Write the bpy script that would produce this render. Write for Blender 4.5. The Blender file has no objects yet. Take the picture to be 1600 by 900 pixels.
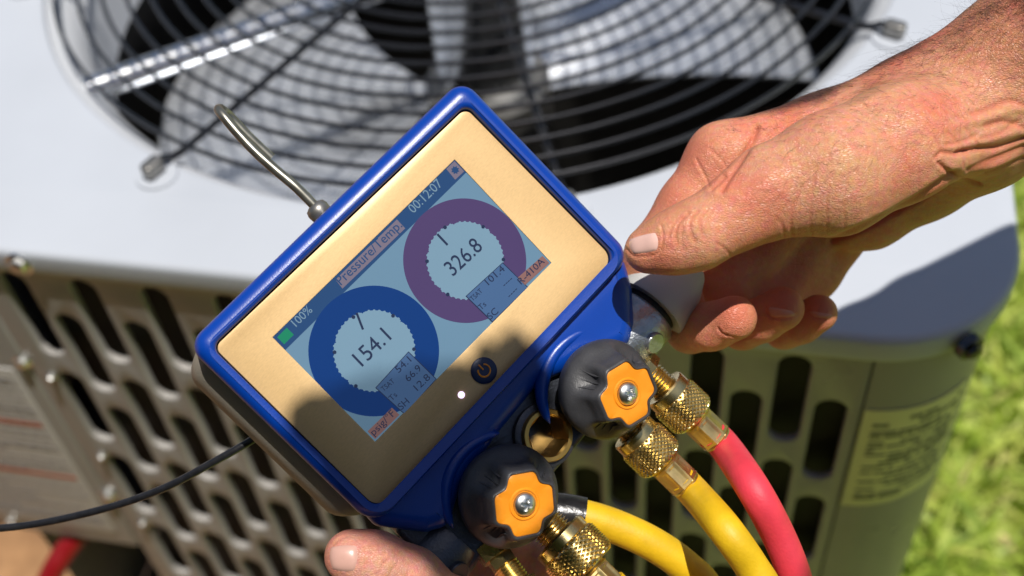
import bpy, bmesh, math, random
import numpy as np
from mathutils import Vector, Matrix
from mathutils.geometry import tessellate_polygon
from mathutils.bvhtree import BVHTree

random.seed(7); rng = np.random.default_rng(7)
SC = bpy.context.scene
COL = SC.collection
R_ = math.radians

# ------------------------------------------------------------------ camera
# world: origin at the centre of the fan opening, z = 0 on the cabinet's top cover
KU = 1.15             # size of the unit: its parts are drawn for a 0.70 m cabinet, then enlarged
CAM_POS = Vector((0.2073438, -0.7242766, 0.4465554)) * KU
CR = Vector((0.97849431, 0.19293852, -0.07296303))
CU = Vector((-0.09773272, 0.74513638, 0.65971213))
CF = Vector((-0.18165129, 0.63839369, -0.74796812))
FPX = 1850.0
cam_d = bpy.data.cameras.new('camera'); cam = bpy.data.objects.new('camera', cam_d); COL.objects.link(cam)
CAMM = Matrix.Translation(CAM_POS) @ Matrix((CR, CU, -CF)).transposed().to_4x4()
cam.matrix_world = CAMM
cam_d.sensor_width = 36.0; cam_d.lens = 36.0 * FPX / 1600.0
cam_d.clip_start = 0.01; cam_d.clip_end = 500.0
cam_d.dof.use_dof = True; cam_d.dof.focus_distance = 0.425; cam_d.dof.aperture_fstop = 7.0
SC.camera = cam

# ------------------------------------------------------------------ sky and sun
SUN = Vector((0.17, -0.12, 0.97)).normalized()
SUN_EL = math.asin(SUN.z); SUN_AZ = math.atan2(SUN.x, SUN.y)
w = bpy.data.worlds.new('World'); SC.world = w; w.use_nodes = True
nt = w.node_tree; nt.nodes.clear()
sky = nt.nodes.new('ShaderNodeTexSky'); sky.sky_type = 'NISHITA'; sky.sun_disc = False
sky.sun_elevation = SUN_EL; sky.sun_rotation = SUN_AZ
bg = nt.nodes.new('ShaderNodeBackground'); bg.inputs[1].default_value = 0.058
wo = nt.nodes.new('ShaderNodeOutputWorld')
nt.links.new(sky.outputs[0], bg.inputs[0]); nt.links.new(bg.outputs[0], wo.inputs[0])
sl = bpy.data.lights.new('sun', 'SUN'); sl.energy = 4.2; sl.angle = R_(0.55); sl.color = (1.0, 0.955, 0.89)
so = bpy.data.objects.new('sun', sl); COL.objects.link(so)
so.rotation_euler = SUN.to_track_quat('Z', 'Y').to_euler(); so.location = (0, -1, 4)
SC.view_settings.view_transform = 'Standard'; SC.view_settings.look = 'None'
SC.view_settings.exposure = 0.2; SC.view_settings.gamma = 1.0

# ------------------------------------------------------------------ helpers
def P(px, py, D):
    return CAM_POS + D * (CF + CR * ((px - 800.0) / FPX) - CU * ((py - 450.0) / FPX))

def sl_(c):  # sRGB 0-255 -> linear
    return tuple(((v / 255 + 0.055) / 1.055) ** 2.4 if v > 10 else v / 255 / 12.92 for v in c)

def mat(name, col, rough=0.5, metal=0.0, var=0.0, vscale=20.0, bump=0.0, bscale=200.0, spec=0.5, coat=0.0,
        emit=None, estr=0.0, sss=0.0, stretch=None, rvar=0.0, tint=None):
    m = bpy.data.materials.new(name); m.use_nodes = True
    n = m.node_tree.nodes; l = m.node_tree.links
    b = n['Principled BSDF']
    b.inputs['Base Color'].default_value = (*col, 1)
    b.inputs['Roughness'].default_value = rough; b.inputs['Metallic'].default_value = metal
    b.inputs['Specular IOR Level'].default_value = spec
    if coat: b.inputs['Coat Weight'].default_value = coat; b.inputs['Coat Roughness'].default_value = 0.08
    if emit: b.inputs['Emission Color'].default_value = (*emit, 1); b.inputs['Emission Strength'].default_value = estr
    tc = n.new('ShaderNodeTexCoord'); mp = n.new('ShaderNodeMapping'); l.new(tc.outputs['Object'], mp.inputs[0])
    if stretch: mp.inputs['Scale'].default_value = stretch
    if var or rvar:
        t = n.new('ShaderNodeTexNoise'); t.inputs['Scale'].default_value = vscale; t.inputs['Detail'].default_value = 5
        l.new(mp.outputs[0], t.inputs['Vector'])
        if var:
            r = n.new('ShaderNodeValToRGB')
            lo = tuple(c * (1 - var) for c in col); hi = tint if tint else tuple(min(1, c * (1 + var)) for c in col)
            r.color_ramp.elements[0].position = 0.3; r.color_ramp.elements[1].position = 0.7
            r.color_ramp.elements[0].color = (*lo, 1); r.color_ramp.elements[1].color = (*hi, 1)
            l.new(t.outputs['Fac'], r.inputs[0]); l.new(r.outputs[0], b.inputs['Base Color'])
        if rvar:
            mr = n.new('ShaderNodeMapRange'); mr.inputs[3].default_value = max(0, rough - rvar); mr.inputs[4].default_value = rough + rvar
            l.new(t.outputs['Fac'], mr.inputs[0]); l.new(mr.outputs[0], b.inputs['Roughness'])
    if bump:
        t2 = n.new('ShaderNodeTexNoise'); t2.inputs['Scale'].default_value = bscale; t2.inputs['Detail'].default_value = 3
        l.new(mp.outputs[0], t2.inputs['Vector'])
        bp = n.new('ShaderNodeBump'); bp.inputs['Strength'].default_value = bump; bp.inputs['Distance'].default_value = 0.0005
        l.new(t2.outputs['Fac'], bp.inputs['Height']); l.new(bp.outputs[0], b.inputs['Normal'])
    return m

def mk(name, verts, faces, m, parent=None, smooth=35, world=True):
    me = bpy.data.meshes.new(name)
    me.from_pydata([tuple(v) for v in verts], [], faces); me.update()
    return mko(name, me, m, parent, smooth, world)

def mko(name, me, m, parent=None, smooth=35, world=True):
    if m and not me.materials: me.materials.append(m)
    if smooth:
        me.shade_smooth()
        if smooth < 180: me.set_sharp_from_angle(angle=R_(smooth))
    o = bpy.data.objects.new(name, me); COL.objects.link(o)
    if parent:
        o.parent = parent
        if world: o.matrix_parent_inverse = ROOTM[parent.name].inverted()
    return o
ROOTM = {}

def tag(o, label, cat=None, group=None, kind=None):
    if label: o['label'] = label
    if cat: o['category'] = cat
    if group: o['group'] = group
    if kind: o['kind'] = kind
    return o

def empty(name, M, label, cat, group=None):
    o = bpy.data.objects.new(name, None); COL.objects.link(o); o.empty_display_size = 0.05
    o.matrix_world = M; ROOTM[o.name] = M.copy()
    return tag(o, label, cat, group)

def sub(o):  # register a part so that sub-parts keep its frame
    ROOTM[o.name] = o.parent and ROOTM.get(o.parent.name, Matrix()) or Matrix()
    ROOTM[o.name] = Matrix()
    return o

def frame(origin, direction, up=None):
    z = Vector(direction).normalized()
    x = Vector(up) if up is not None else (Vector((0, 0, 1)) if abs(z.z) < 0.9 else Vector((1, 0, 0)))
    x = (x - z * x.dot(z)).normalized(); y = z.cross(x)
    return Matrix.Translation(Vector(origin)) @ Matrix((x, y, z)).transposed().to_4x4()

def surf(rings, closed=True, cap0=True, cap1=True):
    """quads between rings of equal length"""
    V = []; F = []; n = len(rings[0])
    for r in rings: V += [tuple(p) for p in r]
    for i in range(len(rings) - 1):
        for j in range(n if closed else n - 1):
            k = (j + 1) % n
            F.append((i * n + j, i * n + k, (i + 1) * n + k, (i + 1) * n + j))
    if cap0: F.append(tuple(range(n - 1, -1, -1)))
    if cap1: F.append(tuple((len(rings) - 1) * n + j for j in range(n)))
    return V, F

def lathe(profile, M, n=32, rfun=None, cap0=True, cap1=True):
    rings = []
    for (t, r) in profile:
        ring = []
        for j in range(n):
            a = 2 * math.pi * j / n
            rr = rfun(a, t, r) if rfun else r
            ring.append(M @ Vector((rr * math.cos(a), rr * math.sin(a), t)))
        rings.append(ring)
    return surf(rings, True, cap0, cap1)

def catmull(pts, per=8):
    pts = [Vector(p) for p in pts]; out = []
    ext = [pts[0] * 2 - pts[1]] + pts + [pts[-1] * 2 - pts[-2]]
    for i in range(1, len(ext) - 2):
        p0, p1, p2, p3 = ext[i - 1:i + 3]
        for k in range(per):
            t = k / per
            out.append(0.5 * ((2 * p1) + (p2 - p0) * t + (2 * p0 - 5 * p1 + 4 * p2 - p3) * t * t + (3 * p1 - p0 - 3 * p2 + p3) * t ** 3))
    out.append(pts[-1]); return out

def tube(pts, r, n=12, closed=False):
    pts = [Vector(p) for p in pts]; rings = []; m = len(pts); x = None
    for i in range(m):
        if closed: d = (pts[(i + 1) % m] - pts[i - 1]).normalized()
        else: d = (pts[min(i + 1, m - 1)] - pts[max(i - 1, 0)]).normalized()
        if x is None: x = d.orthogonal().normalized()
        x = (x - d * x.dot(d)).normalized(); y = d.cross(x)
        rr = r[i] if isinstance(r, (list, tuple)) else r
        rings.append([pts[i] + (x * math.cos(2 * math.pi * j / n) + y * math.sin(2 * math.pi * j / n)) * rr for j in range(n)])
    if closed:
        V = [p for rg in rings for p in rg]; F = []
        for i in range(m):
            i2 = (i + 1) % m
            for j in range(n):
                k = (j + 1) % n; F.append((i * n + j, i * n + k, i2 * n + k, i2 * n + j))
        return V, F
    return surf(rings)

def ring_tube(R, z, r, n=96, k=10, M=Matrix()):
    return tube([M @ Vector((R * math.cos(2 * math.pi * i / n), R * math.sin(2 * math.pi * i / n), z)) for i in range(n)], r, k, closed=True)

def joinVF(parts):
    V = []; F = []
    for v, f in parts:
        o = len(V); V += list(v); F += [tuple(i + o for i in q) for q in f]
    return V, F

def box(c, s, M=Matrix()):
    c = Vector(c); h = Vector(s) / 2
    V = [M @ (c + Vector((x * h.x, y * h.y, z * h.z))) for x in (-1, 1) for y in (-1, 1) for z in (-1, 1)]
    return V, [(0, 1, 3, 2), (4, 6, 7, 5), (0, 4, 5, 1), (2, 3, 7, 6), (0, 2, 6, 4), (1, 5, 7, 3)]

def rpoly(pts, rad, seg=6):
    """rounded polygon, CCW; rad one number or a list"""
    out = []; n = len(pts)
    for i in range(n):
        p = Vector(pts[i][:2]); a = Vector(pts[i - 1][:2]); b = Vector(pts[(i + 1) % n][:2])
        r = rad[i] if isinstance(rad, (list, tuple)) else rad
        u = (a - p).normalized(); v = (b - p).normalized()
        if r <= 0: out.append(p); continue
        ang = math.acos(max(-1, min(1, u.dot(v)))); t = r / math.tan(ang / 2)
        t = min(t, (a - p).length * 0.49, (b - p).length * 0.49); r = t * math.tan(ang / 2)
        c = p + (u + v).normalized() * (r / math.sin(ang / 2))
        s = p + u * t - c; e = p + v * t - c
        a0 = math.atan2(s.y, s.x); da = math.atan2(e.y, e.x) - a0
        while da > math.pi: da -= 2 * math.pi
        while da < -math.pi: da += 2 * math.pi
        for k in range(seg + 1):
            th = a0 + da * k / seg; out.append(c + Vector((math.cos(th), math.sin(th))) * r)
    res = []
    for q in out:
        if not res or (q - res[-1]).length > 1e-6: res.append(q)
    return res

def normals2(pts):
    n = len(pts); N = []
    for i in range(n):
        e1 = (pts[i] - pts[i - 1]).normalized(); e2 = (pts[(i + 1) % n] - pts[i]).normalized()
        m = Vector((e1.y, -e1.x)) + Vector((e2.y, -e2.x)); m.normalize()
        N.append(m / max(0.5, m.dot(Vector((e1.y, -e1.x)))))
    return N

def plate(outer, holes, z0, z1, bev, M=Matrix(), nb=3, bot=True, hole_bev=None):
    """solid slab with rounded edges and holes; outer CCW, holes CW; z1 is the front"""
    hb = bev if hole_bev is None else hole_bev
    V = []; F = []
    def prof(b):
        pr = []
        for k in range(nb + 1):
            t = math.pi / 2 * k / nb; pr.append((b - b * math.sin(t), z0 + b - b * math.cos(t)))
        for k in range(nb + 1):
            t = math.pi / 2 * k / nb; pr.append((b - b * math.cos(t), z1 - b + b * math.sin(t)))
        return pr
    tops = []; bots = []
    for li, loop in enumerate([outer] + holes):
        N = normals2(loop); pr = prof(bev if li == 0 else hb); n = len(loop); base = len(V)
        for (e, z) in pr:
            for p, q in zip(loop, N): V.append(M @ Vector((p.x - q.x * e, p.y - q.y * e, z)))
        for i in range(len(pr) - 1):
            for j in range(n):
                k = (j + 1) % n; F.append((base + i * n + j, base + i * n + k, base + (i + 1) * n + k, base + (i + 1) * n + j))
        bots.append(list(range(base, base + n))); tops.append(list(range(base + (len(pr) - 1) * n, base + len(pr) * n)))
    Mi = M.inverted()
    for loops, flip in ((tops, False), (bots, True)):
        if flip and not bot: continue
        polys = [[Vector(((Mi @ V[i]).x, (Mi @ V[i]).y, 0)) for i in L] for L in loops]
        flat = [i for L in loops for i in L]
        for t in tessellate_polygon(polys):
            a, b, c = (flat[i] for i in t)
            pa, pb, pc = (Mi @ V[i] for i in (a, b, c))
            cr = (pb.x - pa.x) * (pc.y - pa.y) - (pb.y - pa.y) * (pc.x - pa.x)
            if abs(cr) < 1e-14: continue
            if (cr < 0) != flip: a, c = c, a
            F.append((a, b, c))
    return V, F

def stadium(cx, cy, w_, h_, seg=7):
    r = w_ / 2; hh = h_ / 2 - r; pts = []
    for k in range(seg + 1):
        t = math.pi * k / seg; pts.append(Vector((cx + r * math.cos(t), cy + hh + r * math.sin(t))))
    for k in range(seg + 1):
        t = math.pi + math.pi * k / seg; pts.append(Vector((cx + r * math.cos(t), cy - hh + r * math.sin(t))))
    return pts[::-1]

def circ(cx, cy, r, n=48, cw=False):
    p = [Vector((cx + r * math.cos(2 * math.pi * i / n), cy + r * math.sin(2 * math.pi * i / n))) for i in range(n)]
    return p[::-1] if cw else p

# ------------------------------------------------------------------ materials
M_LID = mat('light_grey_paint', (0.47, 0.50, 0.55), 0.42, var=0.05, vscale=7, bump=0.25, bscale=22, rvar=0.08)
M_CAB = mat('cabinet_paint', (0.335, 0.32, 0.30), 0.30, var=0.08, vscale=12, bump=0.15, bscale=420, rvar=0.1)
M_BLACK = mat('black_coated_wire', (0.085, 0.085, 0.09), 0.23, 0.9, bump=0.1, bscale=300)
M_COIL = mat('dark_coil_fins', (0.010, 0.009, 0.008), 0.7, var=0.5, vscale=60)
M_ALU = mat('fan_aluminium', (0.78, 0.81, 0.86), 0.27, 0.78, var=0.12, vscale=30, bump=0.5, bscale=60, rvar=0.1)
M_SHR = mat('galvanised_throat', (0.55, 0.57, 0.60), 0.30, 0.0, rvar=0.1, vscale=14)
M_ALU2 = mat('bare_aluminium', (0.75, 0.77, 0.80), 0.22, 0.95, var=0.08, vscale=25, bump=0.9, bscale=45)
M_STEEL = mat('zinc_screw', (0.72, 0.72, 0.70), 0.32, 1.0, rvar=0.08, vscale=300)
M_DKSTEEL = mat('dark_zinc', (0.28, 0.27, 0.25), 0.4, 0.8, var=0.2, vscale=400)
M_INNER = mat('recess_shade_brown', (0.05, 0.035, 0.025), 0.6, var=0.2, vscale=20)  # dark brown stands in for shaded soil inside the recess
M_BLUE = mat('blue_plastic', (0.001, 0.045, 0.33), 0.32, var=0.05, vscale=60, bump=0.10, bscale=1800, spec=0.55)
M_SHELL = mat('grey_rubber', (0.27, 0.245, 0.20), 0.5, bump=0.3, bscale=1200, var=0.05)
M_GOLD = mat('champagne_aluminium', (0.66, 0.44, 0.20), 0.42, 0.15, var=0.08, vscale=900, bump=0.06, bscale=1600, stretch=(1, 5, 1), rvar=0.06)
M_GAP = mat('black_gap', (0.01, 0.01, 0.012), 0.6)
M_RUB = mat('black_rubber', (0.046, 0.046, 0.050), 0.44, bump=0.25, bscale=1500, var=0.15, vscale=200)
M_ORANGE = mat('orange_plastic', (0.86, 0.29, 0.012), 0.42, bump=0.15, bscale=1400, var=0.04, vscale=150)
M_BRASS = mat('brass', (0.76, 0.60, 0.28), 0.28, 1.0, var=0.12, vscale=180, rvar=0.08)
M_BRASS2 = mat('brushed_brass', (0.62, 0.49, 0.22), 0.40, 1.0, var=0.12, vscale=180, rvar=0.08)
M_DIECAST = mat('diecast_metal', (0.40, 0.42, 0.44), 0.34, 0.9, var=0.15, vscale=220, bump=0.5, bscale=900)
M_DKCAST = mat('dark_anodised', (0.075, 0.083, 0.105), 0.36, 0.7, bump=0.4, bscale=1000)
M_BOOT = mat('grey_plastic_cap', (0.50, 0.50, 0.48), 0.5, bump=0.2, bscale=900)
M_RED = mat('red_hose_rubber', (0.74, 0.045, 0.075), 0.55, var=0.14, vscale=90, bump=0.25, bscale=900)
M_YEL = mat('yellow_hose_rubber', (0.72, 0.45, 0.008), 0.52, var=0.14, vscale=90, bump=0.25, bscale=900)
M_CABLE = mat('black_cable', (0.014, 0.014, 0.016), 0.28, var=0.3, vscale=300, bump=0.3, bscale=700)
M_HOOK = mat('hook_wire', (0.27, 0.26, 0.22), 0.34, 0.85, var=0.25, vscale=200)

# ------------------------------------------------------------------ ground
GZ = -0.72
def ground_mat():
    m = bpy.data.materials.new('lawn_and_soil'); m.use_nodes = True
    n = m.node_tree.nodes; l = m.node_tree.links; b = n['Principled BSDF']; b.inputs['Roughness'].default_value = 0.95
    tc = n.new('ShaderNodeTexCoord')
    t = n.new('ShaderNodeTexNoise'); t.inputs['Scale'].default_value = 14; t.inputs['Detail'].default_value = 8
    l.new(tc.outputs['Object'], t.inputs['Vector'])
    g = n.new('ShaderNodeValToRGB'); g.color_ramp.elements[0].color = (0.22, 0.30, 0.04, 1); g.color_ramp.elements[1].color = (0.46, 0.50, 0.14, 1)
    s = n.new('ShaderNodeValToRGB'); s.color_ramp.elements[0].color = (0.12, 0.055, 0.022, 1); s.color_ramp.elements[1].color = (0.40, 0.22, 0.10, 1)
    for r in (g, s):
        r.color_ramp.elements[0].position = 0.3; r.color_ramp.elements[1].position = 0.7; l.new(t.outputs['Fac'], r.inputs[0])
    sx = n.new('ShaderNodeSeparateXYZ'); l.new(tc.outputs['Object'], sx.inputs[0])
    ad = n.new('ShaderNodeMath'); ad.operation = 'MULTIPLY_ADD'; ad.inputs[1].default_value = 0.5; l.new(t.outputs['Fac'], ad.inputs[0]); l.new(sx.outputs['X'], ad.inputs[2])
    mr = n.new('ShaderNodeMapRange'); mr.inputs[1].default_value = 0.2; mr.inputs[2].default_value = 0.4; l.new(ad.outputs[0], mr.inputs[0])
    mx = n.new('ShaderNodeMix'); mx.data_type = 'RGBA'; l.new(mr.outputs[0], mx.inputs['Factor']); l.new(s.outputs[0], mx.inputs['A']); l.new(g.outputs[0], mx.inputs['B'])
    l.new(mx.outputs['Result'], b.inputs['Base Color'])
    bp = n.new('ShaderNodeBump'); bp.inputs['Distance'].default_value = 0.02; l.new(t.outputs['Fac'], bp.inputs['Height']); l.new(bp.outputs[0], b.inputs['Normal'])
    return m
GW = GZ * KU
V, F = [(-80, -80, GW), (80, -80, GW), (80, 80, GW), (-80, 80, GW)], [(0, 1, 2, 3)]
tag(mk('ground', V, F, ground_mat(), smooth=0), 'lawn and bare soil around the unit', kind='structure')

def grass():
    m = bpy.data.materials.new('grass_blades'); m.use_nodes = True
    n = m.node_tree.nodes; l = m.node_tree.links; b = n['Principled BSDF']; b.inputs['Roughness'].default_value = 0.5
    a = n.new('ShaderNodeAttribute'); a.attribute_name = 'tone'
    r = n.new('ShaderNodeValToRGB')
    r.color_ramp.elements[0].color = (0.14, 0.24, 0.02, 1); r.color_ramp.elements[1].color = (0.74, 0.62, 0.30, 1)
    e = r.color_ramp.elements.new(0.5); e.color = (0.40, 0.52, 0.07, 1)
    e = r.color_ramp.elements.new(0.78); e.color = (0.58, 0.62, 0.14, 1)
    l.new(a.outputs['Fac'], r.inputs[0]); l.new(r.outputs[0], b.inputs['Base Color'])
    tr = n.new('ShaderNodeBsdfTranslucent'); l.new(r.outputs[0], tr.inputs[0])
    mxs = n.new('ShaderNodeMixShader'); mxs.inputs[0].default_value = 0.3
    l.new(b.outputs[0], mxs.inputs[1]); l.new(tr.outputs[0], mxs.inputs[2]); l.new(mxs.outputs[0], n['Material Output'].inputs[0])
    N = 42000
    x = rng.uniform(0.38, 2.8, N); y = rng.uniform(-1.3, 2.4, N)
    keep = ~((x < 0.42) & (np.abs(y) < 0.42)); x = x[keep]; y = y[keep]; N = len(x)
    h = rng.uniform(0.025, 0.075, N); wd = rng.uniform(0.003, 0.007, N); th = rng.uniform(0, 6.283, N); ln = rng.uniform(0.5, 2.0, N) * h; la = rng.uniform(0, 6.283, N)
    cx, sx = np.cos(th) * wd, np.sin(th) * wd; dx, dy = np.cos(la) * ln, np.sin(la) * ln
    v = np.empty((N, 5, 3))
    v[:, 0] = np.stack([x - cx, y - sx, np.full(N, GW)], 1); v[:, 1] = np.stack([x + cx, y + sx, np.full(N, GW)], 1)
    v[:, 2] = np.stack([x + cx * .8 + dx * .4, y + sx * .8 + dy * .4, GW + h * .6], 1); v[:, 3] = np.stack([x - cx * .8 + dx * .4, y - sx * .8 + dy * .4, GW + h * .6], 1)
    v[:, 4] = np.stack([x + dx, y + dy, GW + h], 1)
    base = np.arange(N) * 5
    me = bpy.data.meshes.new('grass')
    quads = np.stack([base, base + 1, base + 2, base + 3], 1); tris = np.stack([base + 3, base + 2, base + 4], 1)
    me.from_pydata(v.reshape(-1, 3).tolist(), [], quads.tolist() + tris.tolist())
    patch = 0.5 + 0.25 * np.sin(x * 23 + 3 * np.sin(y * 17)) * np.sin(y * 19 + 2 * np.sin(x * 13))
    tone = np.clip(patch + rng.normal(0, 0.2, N), 0, 1)
    at = me.attributes.new('tone', 'FLOAT', 'POINT'); at.data.foreach_set('value', np.repeat(tone, 5).astype(np.float32))
    tag(mko('grass', me, m, smooth=0), 'sunlit lawn grass beside the unit', 'grass', kind='stuff')
grass()

# ------------------------------------------------------------------ air conditioner
HX, HY = 0.347, 0.353
CY = -0.3495          # front panel plane
AC = empty('air_conditioner', Matrix.Translation((0, 0, GZ + 0.06)), 'light grey outdoor condenser unit with round black fan grille on top', 'air conditioner')
padv = plate(rpoly([(-.41, -.41), (.41, -.41), (.41, .41), (-.41, .41)], 0.02), [], GW - 0.03, KU * (GZ + 0.055) - 0.002, 0.008)
tag(mk('concrete_pad', *padv, mat('concrete', (0.36, 0.33, 0.29), 0.9, var=0.2, vscale=30, bump=0.6, bscale=150)), 'flat concrete pad under the condenser unit', 'pad')
# top cover
lid_out = rpoly([(-HX, -HY), (HX, -HY), (HX, HY), (-HX, HY)], 0.072, 14)
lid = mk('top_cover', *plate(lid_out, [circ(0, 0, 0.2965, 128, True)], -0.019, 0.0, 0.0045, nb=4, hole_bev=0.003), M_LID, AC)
# throat of the fan opening
prof = [(-0.0075, 0.2985), (-0.0040, 0.2958), (-0.006, 0.2922), (-0.012, 0.2865), (-0.022, 0.2805), (-0.035, 0.2770), (-0.055, 0.2755), (-0.085, 0.2755), (-0.087, 0.279), (-0.055, 0.279), (-0.02, 0.290)]
mk('fan_shroud', *lathe(prof, Matrix(), 128, cap0=False, cap1=False), M_SHR, AC, 60)
# grille
GR = sub(mk('fan_grille', *ring_tube(0.040, 0.006, 0.0030, 48, 10), M_BLACK, AC))
for k in range(17):
    mk('grille_ring', *ring_tube(0.2875 - 0.01525 * k, 0.0075, 0.00145, 128, 8), M_BLACK, GR)
for k in range(8):
    a = R_(22.5 + 45 * k); d = Vector((math.cos(a), math.sin(a), 0))
    pts = [d * 0.036 + Vector((0, 0, 0.002)), d * 0.288 + Vector((0, 0, 0.002)), d * 0.296 + Vector((0, 0, 0.0035)), d * 0.302 + Vector((0, 0, 0.0075)), d * 0.316 + Vector((0, 0, 0.0075))]
    mk('spoke', *tube(pts, 0.0024, 10), M_BLACK, GR)
    q = d * 0.3095; Mq = frame((q.x, q.y, 0.0), (0, 0, 1), d)
    foot = plate(rpoly([(-.006, -.0042), (.0075, -.0042), (.0075, .0042), (-.006, .0042)], 0.0032), [], 0.003, 0.0115, 0.0016, Mq)
    mk('clip', *foot, M_DKSTEEL, GR)
    mk('clip_washer', *lathe([(0.0004, 0.0125), (0.0016, 0.012), (0.0018, 0.004)], Mq, 24), M_LID, GR)
# motor and its arms
mk('fan_motor', *lathe([(-0.165, 0.012), (-0.164, 0.026), (-0.158, 0.036), (-0.148, 0.039), (-0.06, 0.039), (-0.035, 0.037), (-0.028, 0.03), (-0.026, 0.008)], Matrix(), 48), M_ALU2, AC, 40)
for k in (225, 135, 45):
    a = R_(k); d = Vector((math.cos(a), math.sin(a), 0))
    mk('motor_arm', *tube([d * 0.034 + Vector((0, 0, -0.034)), d * 0.15 + Vector((0, 0, -0.022)), d * 0.290 + Vector((0, 0, -0.012))], 0.0085, 16), M_ALU2, AC, 60)
# fan blades: pitched sheets
def blade(a0, a1, z0, z1, tw=0.03):
    rings = []; th = 0.0012
    for s in (th, -th):
        row = []
        for i in range(13):
            t = i / 12
            line = []
            for j in range(9):
                r = 0.045 + (0.262 - 0.045) * j / 8
                spread = 1.0 - 0.45 * (1 - j / 8)
                mid = (a0 + a1) / 2; a = R_(mid + (a1 - a0) * (t - 0.5) * spread)
                z = z0 + (z1 - z0) * t - tw * math.sin(math.pi * t) * 0.35 + 0.012 * (j / 8) ** 2
                line.append(Vector((r * math.cos(a), r * math.sin(a), z + s)))
            row.append(line)
        rings.append(row)
    V = []; F = []
    for row in rings:
        for line in row: V += line
    n = 13 * 9
    for i in range(12):
        for j in range(8):
            q = (i * 9 + j, i * 9 + j + 1, (i + 1) * 9 + j + 1, (i + 1) * 9 + j)
            F.append(q); F.append(tuple(x + n for x in q[::-1]))
    rim = [i for i in range(9)] + [i * 9 + 8 for i in range(1, 13)] + [12 * 9 + j for j in range(7, -1, -1)] + [i * 9 for i in range(11, 0, -1)]
    for i in range(len(rim)):
        a, b = rim[i], rim[(i + 1) % len(rim)]; F.append((b, a, a + n, b + n))
    return V, F
fan = sub(mk('fan', *lathe([(-0.185, 0.015), (-0.184, 0.05), (-0.15, 0.05), (-0.149, 0.015)], Matrix(), 32), M_DKSTEEL, AC))
for a0, a1 in ((9, 92), (133, 272)):
    mk('blade', *blade(a0, a1, -0.175, -0.13), M_ALU, fan, 60)
# slotted front panel (local x = world x, local y = world z, front = -y)
MF = Matrix.Translation((0, CY, 0)) @ Matrix.Rotation(R_(90), 4, 'X')
ZB = -0.60
slots = []
for k in range(22):
    x = -0.190 + 0.0216 * k
    top = -0.0235 if k % 2 == 0 else -0.0565
    for j in range(6):
        zc = top - 0.0365 - 0.0925 * j
        if zc - 0.0365 < ZB + 0.012: continue
        slots.append(stadium(x, zc, 0.0164, 0.0745))
outer = rpoly([(-0.2138, ZB), (0.2785, ZB), (0.2785, -0.012), (-0.2138, -0.012)], 0.002, 2)
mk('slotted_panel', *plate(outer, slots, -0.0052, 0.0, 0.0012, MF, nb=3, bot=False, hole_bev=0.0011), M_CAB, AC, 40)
# rounded corners and sides of the cabinet
def corner_path(x0, y0, r, sx, seg=12):
    return [(x0 + sx * r * math.sin(math.pi / 2 * k / seg), y0 - r * math.cos(math.pi / 2 * k / seg)) for k in range(seg + 1)]
def wall(path, z0, z1, th):
    rings = []
    n = len(path); N = []
    for i in range(n):
        a = Vector(path[max(i - 1, 0)]); b = Vector(path[min(i + 1, n - 1)]); d = (b - a).normalized(); N.append(Vector((d.y, -d.x)))
    for i in range(n):
        p = Vector(path[i]); q = p - N[i] * th
        rings.append([Vector((p.x, p.y, z0)), Vector((q.x, q.y, z0)), Vector((q.x, q.y, z1)), Vector((p.x, p.y, z1))])
    return surf(rings)
cr = 0.0615; xr = 0.2795 + cr
path = [(0.2792, CY)] + corner_path(0.2795, CY + cr, cr, 1) + [(xr, -0.05), (xr, 0.2)] + [(xr - cr + cr * math.cos(t), 0.2875 + cr * math.sin(t)) for t in np.linspace(0, math.pi / 2, 10)] + [(-0.28, CY * -1)] + [(-xr + cr - cr * math.sin(t), 0.288 + cr * math.cos(t)) for t in np.linspace(0, math.pi / 2, 10)] + [(-xr, 0.1), (-xr, -0.2), (-xr, CY + 0.03)]
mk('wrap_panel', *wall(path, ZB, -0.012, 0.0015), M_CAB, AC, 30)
# access panel on the left with label
acc = plate(rpoly([(-0.3395, -0.337), (-0.2145, -0.337), (-0.2145, -0.012), (-0.3395, -0.012)], [0.006, 0.003, 0.002, 0.006], 3), [], -0.012, 0.0008, 0.0015, MF)
acp = sub(mk('access_panel', *acc, M_CAB, AC))
M_LAB = mat('printed_label', (0.60, 0.58, 0.56), 0.35, var=0.04, vscale=30)
lab = plate(rpoly([(-0.332, -0.319), (-0.2262, -0.319), (-0.2262, -0.116), (-0.332, -0.116)], 0.002, 2), [], 0.0009, 0.0016, 0.0003, MF)
mk('warning_label', *lab, M_LAB, acp)
M_INK = mat('label_ink', (0.28, 0.27, 0.27), 0.5); M_REDINK = mat('label_red_ink', (0.50, 0.12, 0.07), 0.5)
LT = []; LR = []
z = -0.128; i = 0
while z > -0.308:
    if i in (9, 21):
        LR.append(box((-0.279, z, 0.0018), (0.096, 0.0036, 0.0002), MF)); z -= 0.0085
    else:
        x = -0.3285
        while x < -0.231:
            wl = random.uniform(0.003, 0.011); wl = min(wl, -0.2305 - x)
            LT.append(box((x + wl / 2, z, 0.0018), (wl, 0.0018, 0.0002), MF)); x += wl + 0.0016
            if random.random() < 0.04: break
        z -= 0.0046 + (0.003 if random.random() < 0.15 else 0)
    i += 1
tag(mk('label_print', *joinVF(LT), M_INK, acp, 0), None, kind='stuff')
for b_ in LR: mk('label_rule', *b_, M_REDINK, acp, 0)
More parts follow.
